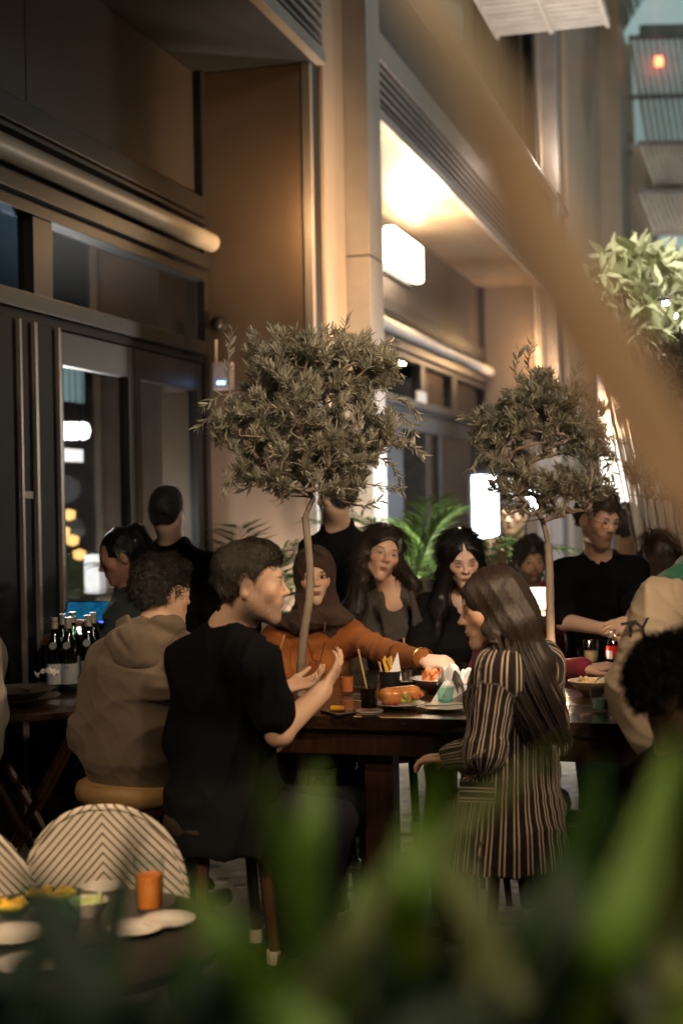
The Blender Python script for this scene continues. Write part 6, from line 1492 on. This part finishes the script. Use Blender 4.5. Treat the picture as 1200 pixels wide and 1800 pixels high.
sprigs(t2, [[(935, 680), (928, 640), (935, 605)], [(910, 690), (905, 650), (912, 618)], [(1000, 690), (1010, 660), (1020, 640)], [(850, 740), (830, 738), (815, 733)], [(1050, 760), (1080, 770), (1092, 780)], [(1040, 850), (1065, 862), (1085, 870)], [(850, 790), (835, 810), (830, 822)], [(1060, 800), (1075, 830), (1068, 850)]], 32, 5.8)
t3 = olive('olive_tree', 'third olive tree at the right edge with a dark leafy top and bare lower stems', [(1215, 1100, 6.4), (1210, 1010, 6.4), (1205, 970, 6.4)], .018,
      [(1180, 660, 70, 70), (1230, 640, 70, 80), (1150, 720, 45, 60), (1200, 780, 70, 60), (1140, 840, 45, 50), (1190, 860, 50, 50)], 9, 460, 9500, 6.4, .40, leafL=.042)
# pots for the three trees
M_pot = mat('dark_planter', (.04, .036, .033), .6, var=.3); M_soil = mat('soil', (.03, .02, .014), .95, var=.4, bmp=.6, bscale=50, bdist=.01)
for t_, nm in ((t1, 'first'), (t2, 'second'), (t3, 'third')):
    x, y, _ = t_.location; p = empty('planter', (x, y, 0), 'dark round planter holding the %s olive tree' % nm, 'planter', 'planters of the olive trees')
    MB().lathe([(0, .0), (.14, .0), (.18, .36), (.165, .36), (.15, .31)], (x, y, 0), 28).build('pot', M_pot, p, smooth=True, angle=50)
    MB().lathe([(0, .315), (.155, .315), (.15, .25), (0, .25)], (x, y, 0), 20).build('soil', M_soil, p)
# leafy shrubs and palms
def blade(pts, wd, name, m, parent, fold=.18, n=14, thick=.0008, rot=None):
    """strap leaf along world points, wd max width"""
    A = [Vector(p) for p in pts]; out = []
    for i in range(len(A)-1):
        p0, p1, p2, p3 = A[max(i-1, 0)], A[i], A[i+1], A[min(i+2, len(A)-1)]
        k = max(2, n//(len(A)-1))
        for j in range(k):
            u = j/k; out.append(.5*((2*p1)+(-p0+p2)*u+(2*p0-5*p1+4*p2-p3)*u*u+(-p0+3*p1-3*p2+p3)*u**3))
    out.append(A[-1]); V = []; Q = []
    for i, p in enumerate(out):
        t_ = (out[min(i+1, len(out)-1)]-out[max(i-1, 0)]).normalized(); s = t_.cross(rot or (p-CAM).normalized()); s = s.normalized() if s.length > 1e-4 else RGT
        nn = s.cross(t_); u = i/(len(out)-1); w = wd*.5*max(.04, (1-abs(2*u-.85)**2.6*.75 if u < .43 else max(0, 1-((u-.43)/.57)**2.2)**.8))
        V += [p-s*w+nn*w*fold, p-s*w*.5+nn*w*fold*.4, p, p+s*w*.5+nn*w*fold*.4, p+s*w+nn*w*fold]
    for i in range(len(out)-1):
        for j in range(4): a = i*5+j; Q.append((a, a+1, a+6, a+5))
    me = bpy.data.meshes.new(name); me.from_pydata([tuple(x) for x in V], [], Q); me.update(); me.shade_smooth()
    return link(name, me, m, parent)
def palm(c, n, L, label, m, seed, spread=1.0, leaflets=True, up=1.0, h0=.3, cat='plant', facing=None):
    rs = random.Random(seed); c = Vector(c); t = empty('palm_plant', (c.x, c.y, 0), label, cat)
    for k in range(n):
        a = rs.uniform(0, 6.28); d = Vector((math.cos(a), math.sin(a), 0)); el = rs.uniform(.5, 1.35)*up; l = L*rs.uniform(.7, 1.1)
        b = c+Vector((rs.uniform(-.04, .04), rs.uniform(-.04, .04), 0)); pts = []
        for j in range(8):
            u = j/7; pts.append(b+d*(l*u*math.cos(el)*spread*(1+.3*u))+Vector((0, 0, l*(u*math.sin(el)-.42*u*u))))
        st = MB(); st.tube(pts, [.006, .005, .0045, .004, .003, .0025, .002, .001], 5)
        fr = st.build('frond', m, t); 
        if leaflets:
            P_, D_, U_, L_ = [], [], [], []
            for j in range(24):
                u = .15+.85*j/23; i = min(int(u*7), 6); f = u*7-i; p = pts[i]*(1-f)+pts[i+1]*f; g = (pts[i+1]-pts[i]).normalized()
                for sd in (-1, 1):
                    s_ = g.cross(Vector((0, 0, 1))).normalized()*sd; P_.append(V3(p)); D_.append(V3(g*.75+s_*.8+Vector((0, 0, rs.uniform(-.1, .25))))); U_.append((rs.uniform(-.2, .2), 0, 1)); L_.append(l*.26*(1-.5*abs(2*u-1.05))*rs.uniform(.85, 1.1))
            L_ = np.array(L_); V, Q = leaf_array(np.array(P_), np.array(D_), np.array(U_, float), L_, L_*.085, .3, .2)
            link('leaflets', mesh_np('leaflets', V, Q), m, fr)['kind'] = 'stuff'
    return t
M_pg = leaf_mat('palm_green', (.06, .13, .03), (.14, .24, .06), .4, .35); M_pd = leaf_mat('palm_dark', (.03, .07, .02), (.06, .12, .03), .4, .25)
M_pl = leaf_mat('palm_pale', (.42, .44, .27), (.66, .66, .44), .35, .35)
def gp(px, D): p = P(px, 900, D); return (p.x, p.y, .35)
def gz(px, D, z): p = P(px, 900, D); return (p.x, p.y, z)
palm(gz(425, 7.9, 1.05), 15, .95, 'dark spiky palm beside the glass doors behind the black-shirted man', M_pd, 3, 1.0)
palm(gz(480, 8.6, .95), 9, .85, 'small bright green palm in front of the lit pillar foot', M_pg, 8, .9, up=1.0)
palm(gz(725, 8.8, 1.12), 13, 1.0, 'bright green feathery palm between the two women', M_pg, 12, 1.0)
palm(gz(775, 9.4, 1.1), 10, 1.0, 'second feathery green palm right behind the black-haired woman', M_pg, 15, 1.0)
palm(gz(700, 9.8, 1.0), 12, .60, 'low green palm against the foot of the fin column', M_pg, 19, 1.0)
def shrub(label, c, rx, ry, rz_, n, L, m, seed, wratio=.42, name='leafy_shrub', stemfrom=None):
    rs = np.random.RandomState(seed); t = empty(name, (c[0], c[1], 0), label, 'plant'); a = rs.normal(size=(n, 3)); a /= np.linalg.norm(a, axis=1)[:, None]; r = rs.rand(n)[:, None]**.5
    cl = rs.normal(size=(n//7+1, 3)); cl /= np.linalg.norm(cl, axis=1)[:, None]; cl = cl*rs.rand(len(cl))[:, None]**.4
    k = np.repeat(np.arange(len(cl)), 7)[:n]; pos = V3(c)+cl[k]*np.array([rx, ry, rz_]); dd = rs.normal(size=(n, 3)); dd /= np.linalg.norm(dd, axis=1)[:, None]; dd[:, 2] += .25
    Ls = rs.uniform(.7, 1.15, n)*L; V, Q = leaf_array(pos, dd, rs.normal(size=(n, 3))*.4+np.array([0, 0, 1.]), Ls, Ls*wratio, .12, .15); link('foliage', mesh_np('foliage', V, Q), m, t)['kind'] = 'stuff'
    st = MB(); b = Vector(stemfrom or (c[0], c[1], 0))
    for p in cl[:60]:
        e = V3(c)+p*np.array([rx, ry, rz_]); mid = (V3(b)*.35+e*.65)+rs.normal(size=3)*.03; st.tube([b, Vector(mid), Vector(e)], [.010, .006, .002], 4)
    st.build('stems', M_bark, t); return t
cc = P(1115, 495, 8.6); shrub('pale large-leaved tree crown above the third olive tree', cc, .38, .3, .22, 330, .17, M_pl, 4, .40, 'leafy_tree', (cc.x+.35, cc.y, 0))
cc = P(1175, 560, 8.4); shrub('second pale leafy crown reaching down behind the third olive tree', cc, .25, .3, .22, 200, .15, M_pl, 6, .40, 'leafy_tree', (cc.x+.2, cc.y+.1, 0))
cc = P(1062, 520, 8.5); shrub('small pale leafy sprig at the left of the leafy crowns', cc, .16, .2, .16, 110, .14, M_pl, 9, .40, 'leafy_tree', (cc.x+.4, cc.y, 0))
# made-up interior standing in for reflections in the door glass: plants, lamps
cc = F(8.7, -1.5, 1.25); palm((cc.x, cc.y, .9), 14, .7, 'green indoor palm behind the glass doors', M_pg, 22)
cc = F(8.2, -1.2, 1.25); palm((cc.x, cc.y, .8), 14, .6, 'second indoor palm low behind the door glass', M_pg, 23)
cc = F(9.1, -1.0, .9); palm((cc.x, cc.y, .75), 12, .7, 'third indoor palm close behind the second glass door', M_pg, 27)
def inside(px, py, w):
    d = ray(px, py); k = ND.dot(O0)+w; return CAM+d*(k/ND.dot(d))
M_in1 = mat('indoor_lamp_glow', (1, .95, .9), .4, bmp=0, emit=((1, .96, .92), 9)); M_in2 = mat('amber_shelf_glow', (.8, .4, .1), .4, bmp=0, emit=((1, .52, .16), 2.6))  # glows put in for lights mirrored in the door glass
M_in3 = mat('teal_panel_glow', (.3, .5, .5), .4, bmp=0, emit=((.45, .62, .60), .42)); M_in4 = mat('indoor_wall_glow', (.5, .45, .47), .6, emit=None)  # materials of the stand-in interior behind the door glass
RB2 = Matrix((ND, UD, Vector((0, 0, 1)))).transposed()
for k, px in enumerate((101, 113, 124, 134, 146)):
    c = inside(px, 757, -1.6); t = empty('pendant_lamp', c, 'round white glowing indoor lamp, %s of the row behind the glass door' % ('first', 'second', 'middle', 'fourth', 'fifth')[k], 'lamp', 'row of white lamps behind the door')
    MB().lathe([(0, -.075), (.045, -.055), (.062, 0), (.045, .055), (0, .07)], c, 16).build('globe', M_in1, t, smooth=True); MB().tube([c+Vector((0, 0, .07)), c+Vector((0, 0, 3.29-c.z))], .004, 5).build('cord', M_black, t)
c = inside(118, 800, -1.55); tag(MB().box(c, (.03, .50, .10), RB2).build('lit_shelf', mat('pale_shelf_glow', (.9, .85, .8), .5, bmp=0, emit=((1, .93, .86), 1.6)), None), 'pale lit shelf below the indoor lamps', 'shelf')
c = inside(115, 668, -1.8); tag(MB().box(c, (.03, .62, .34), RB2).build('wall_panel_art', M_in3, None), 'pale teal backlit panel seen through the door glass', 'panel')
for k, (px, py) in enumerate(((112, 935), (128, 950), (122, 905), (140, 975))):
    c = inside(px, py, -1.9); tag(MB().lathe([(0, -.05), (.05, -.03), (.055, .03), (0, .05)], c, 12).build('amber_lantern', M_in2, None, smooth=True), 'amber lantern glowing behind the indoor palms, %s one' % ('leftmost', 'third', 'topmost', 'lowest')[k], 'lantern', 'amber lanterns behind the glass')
light('POINT', 'indoor_plant_light', inside(130, 930, -.55), 26, (1, .95, .85), .08)  # unseen light added to brighten the palms behind the glass
light('POINT', 'indoor_lamp_light', inside(120, 860, -1.1), 90, (1, .93, .85), .1)  # unseen light added to brighten the stand-in interior
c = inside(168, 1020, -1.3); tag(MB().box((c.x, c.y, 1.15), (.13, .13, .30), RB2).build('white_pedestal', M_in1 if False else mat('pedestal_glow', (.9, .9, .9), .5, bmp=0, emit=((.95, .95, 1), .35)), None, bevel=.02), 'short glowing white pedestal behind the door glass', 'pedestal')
# ---- foreground plant leaves near the lens
M_fg = leaf_mat('strap_leaf_green', (.07, .135, .010), (.12, .20, .018), .6, .3); M_fd = leaf_mat('strap_leaf_dark', (.006, .014, .005), (.010, .024, .007), .7, .15); M_fo = leaf_mat('strap_leaf_olive', (.07, .085, .022), (.10, .115, .032), .7, .3)
M_fmid = leaf_mat('strap_leaf_mid', (.025, .06, .008), (.04, .09, .012), .6, .3)
fp = empty('strap_leaf_plant', (P(560, 900, 1.0).x, .85, 0), 'broad green strap-leaved plant close to the lens along the bottom', 'plant')
FG = [([(585, 1900), (560, 1760), (535, 1600), (495, 1470), (448, 1335)], 98, .95, M_fg), ([(570, 1900), (545, 1700), (540, 1550), (550, 1440), (560, 1345)], 90, 1.0, M_fg),
      ([(560, 1950), (500, 1790), (430, 1690), (370, 1620), (320, 1545)], 120, .85, M_fg), ([(500, 1900), (580, 1760), (620, 1640), (640, 1530)], 90, 1.05, M_fg),
      ([(520, 1850), (640, 1640), (740, 1520), (860, 1410), (1010, 1290)], 80, 1.0, M_fo), ([(700, 1800), (720, 1600), (750, 1450), (780, 1330)], 130, .9, M_fg),
      ([(1000, 1900), (1060, 1700), (1130, 1500), (1190, 1290)], 130, .9, M_fg), ([(1230, 1850), (1190, 1700), (1165, 1500), (1150, 1400)], 110, 1.0, M_fo),
      ([(1250, 1900), (1200, 1790), (1170, 1740)], 140, .8, M_fg), ([(150, 1900), (180, 1720), (210, 1580), (245, 1440)], 62, 1.0, M_fd), ([(180, 1900), (120, 1720), (70, 1580), (30, 1520)], 120, .9, M_fd),
      ([(330, 1900), (340, 1800), (380, 1640)], 60, 1.0, M_fd), ([(650, 1900), (800, 1760), (900, 1640), (960, 1560)], 110, 1.0, M_fd), ([(900, 1900), (880, 1760), (830, 1600), (800, 1500)], 120, .95, M_fo),
      ([(1000, 1900), (960, 1720), (930, 1650), (905, 1640)], 60, 1.2, M_fo), ([(760, 1900), (690, 1760), (650, 1640)], 110, .9, M_fd), ([(-40, 1900), (10, 1760), (30, 1640)], 120, .85, M_fd), ([(250, 1900), (260, 1780), (300, 1680)], 90, .9, M_fd),
      ([(1100, 1900), (1060, 1800), (1000, 1620), (990, 1500)], 130, .95, M_fd), ([(1150, 1900), (1120, 1700), (1090, 1560), (1060, 1440)], 120, 1.05, M_fd), ([(620, 1950), (700, 1850), (830, 1790), (960, 1770)], 110, .8, M_fd), ([(60, 1900), (150, 1820), (280, 1760), (330, 1730)], 100, .8, M_fd)]
FG += [([(200, 1950), (190, 1760), (205, 1600), (248, 1440)], 85, 1.25, M_fmid), ([(60, 1950), (40, 1750), (80, 1640), (150, 1530)], 70, 1.2, M_fmid),
       ([(330, 1950), (350, 1800), (320, 1660)], 130, 1.2, M_fmid), ([(120, 1950), (130, 1800), (160, 1690), (230, 1640)], 120, 1.1, M_fd), ([(420, 1950), (400, 1820), (440, 1700)], 130, 1.1, M_fd), ([(860, 1950), (930, 1700), (1010, 1500), (1060, 1330)], 120, 1.15, M_fmid),
       ([(1120, 1950), (1080, 1700), (1050, 1560), (1090, 1400)], 130, 1.1, M_fmid), ([(720, 1950), (700, 1760), (680, 1600), (700, 1480)], 130, 1.1, M_fmid), ([(-40, 1950), (60, 1830), (170, 1760)], 150, 1.1, M_fd), ([(1240, 1900), (1140, 1640), (1060, 1480)], 110, 1.2, M_fo)]
rs = random.Random(8)
for k in range(20):
    x = rs.uniform(-60, 1260); tx = x+rs.uniform(-160, 160); ty = rs.uniform(1650, 1770)-(50 if x > 600 else 0)+(40 if tx < 400 else 0); FG.append(([(x, 1950), ((x+tx)/2+rs.uniform(-30, 30), (1950+ty)/2), (tx, ty)], rs.uniform(60, 120), rs.uniform(.8, 1.3), rs.choice([M_fd, M_fd, M_fd, M_fo])))
for k in range(26):
    x = rs.uniform(-80, 1280); tx = x+rs.uniform(-220, 220); ty = rs.uniform(1500, 1690) if tx > 420 else rs.uniform(1680, 1780); FG.append(([(x, 1950), ((x+tx)/2+rs.uniform(-50, 50), (1950+ty)/2-20), (tx, ty)], rs.uniform(45, 90), rs.uniform(.95, 1.35), rs.choice([M_fd, M_fd, M_fo, M_fmid])))
for pts, w, D, m in FG:
    D *= .84
    p = [P(x, y, D+.07*(i/len(pts)-.5)*rs.choice([-1, 1])) for i, (x, y) in enumerate(pts)]
    p = [Vector((fp.location.x*.0+p[0].x, p[0].y+.05, p[0].z-.35))]+p
    blade(p, .74*w/FPX*D, 'leaf', m, fp)
fpp = empty('planter_box', (0.05, .88, 0), 'dark planter box under the lens-side plant', 'planter'); MB().box((.05, .88, .30), (1.3, .40, .60)).build('box', M_pot, fpp, bevel=.01); MB().box((.05, .88, .605), (1.24, .35, .006)).build('soil', M_soil, fpp)
# big dried leaf sweeping across the upper right
M_tan = leaf_mat('dried_leaf_tan', (.56, .38, .24), (.66, .46, .30), .6, .35)
dp = empty('dried_palm_leaf', (P(1300, 900, .72).x, .72, 0), 'blurred tan dried leaf sweeping diagonally across the upper right', 'leaf')
pts = [P(x, y, D_*.80) for x, y, D_ in ((1340, 1010, .84), (1215, 860, .80), (1135, 740, .77), (1035, 575, .74), (935, 385, .72), (850, 190, .70), (745, -10, .70), (630, -230, .72))]
blade(pts, 145/FPX*.59, 'leaf_blade', M_tan, dp, .22, 42)
st = MB(); st.tube([Vector((pts[0].x+.05, pts[0].y+.05, 0)), Vector((pts[0].x+.04, pts[0].y+.03, .8)), pts[0]], [.012, .009, .006], 8); st.build('stalk', M_tan, dp, smooth=True)
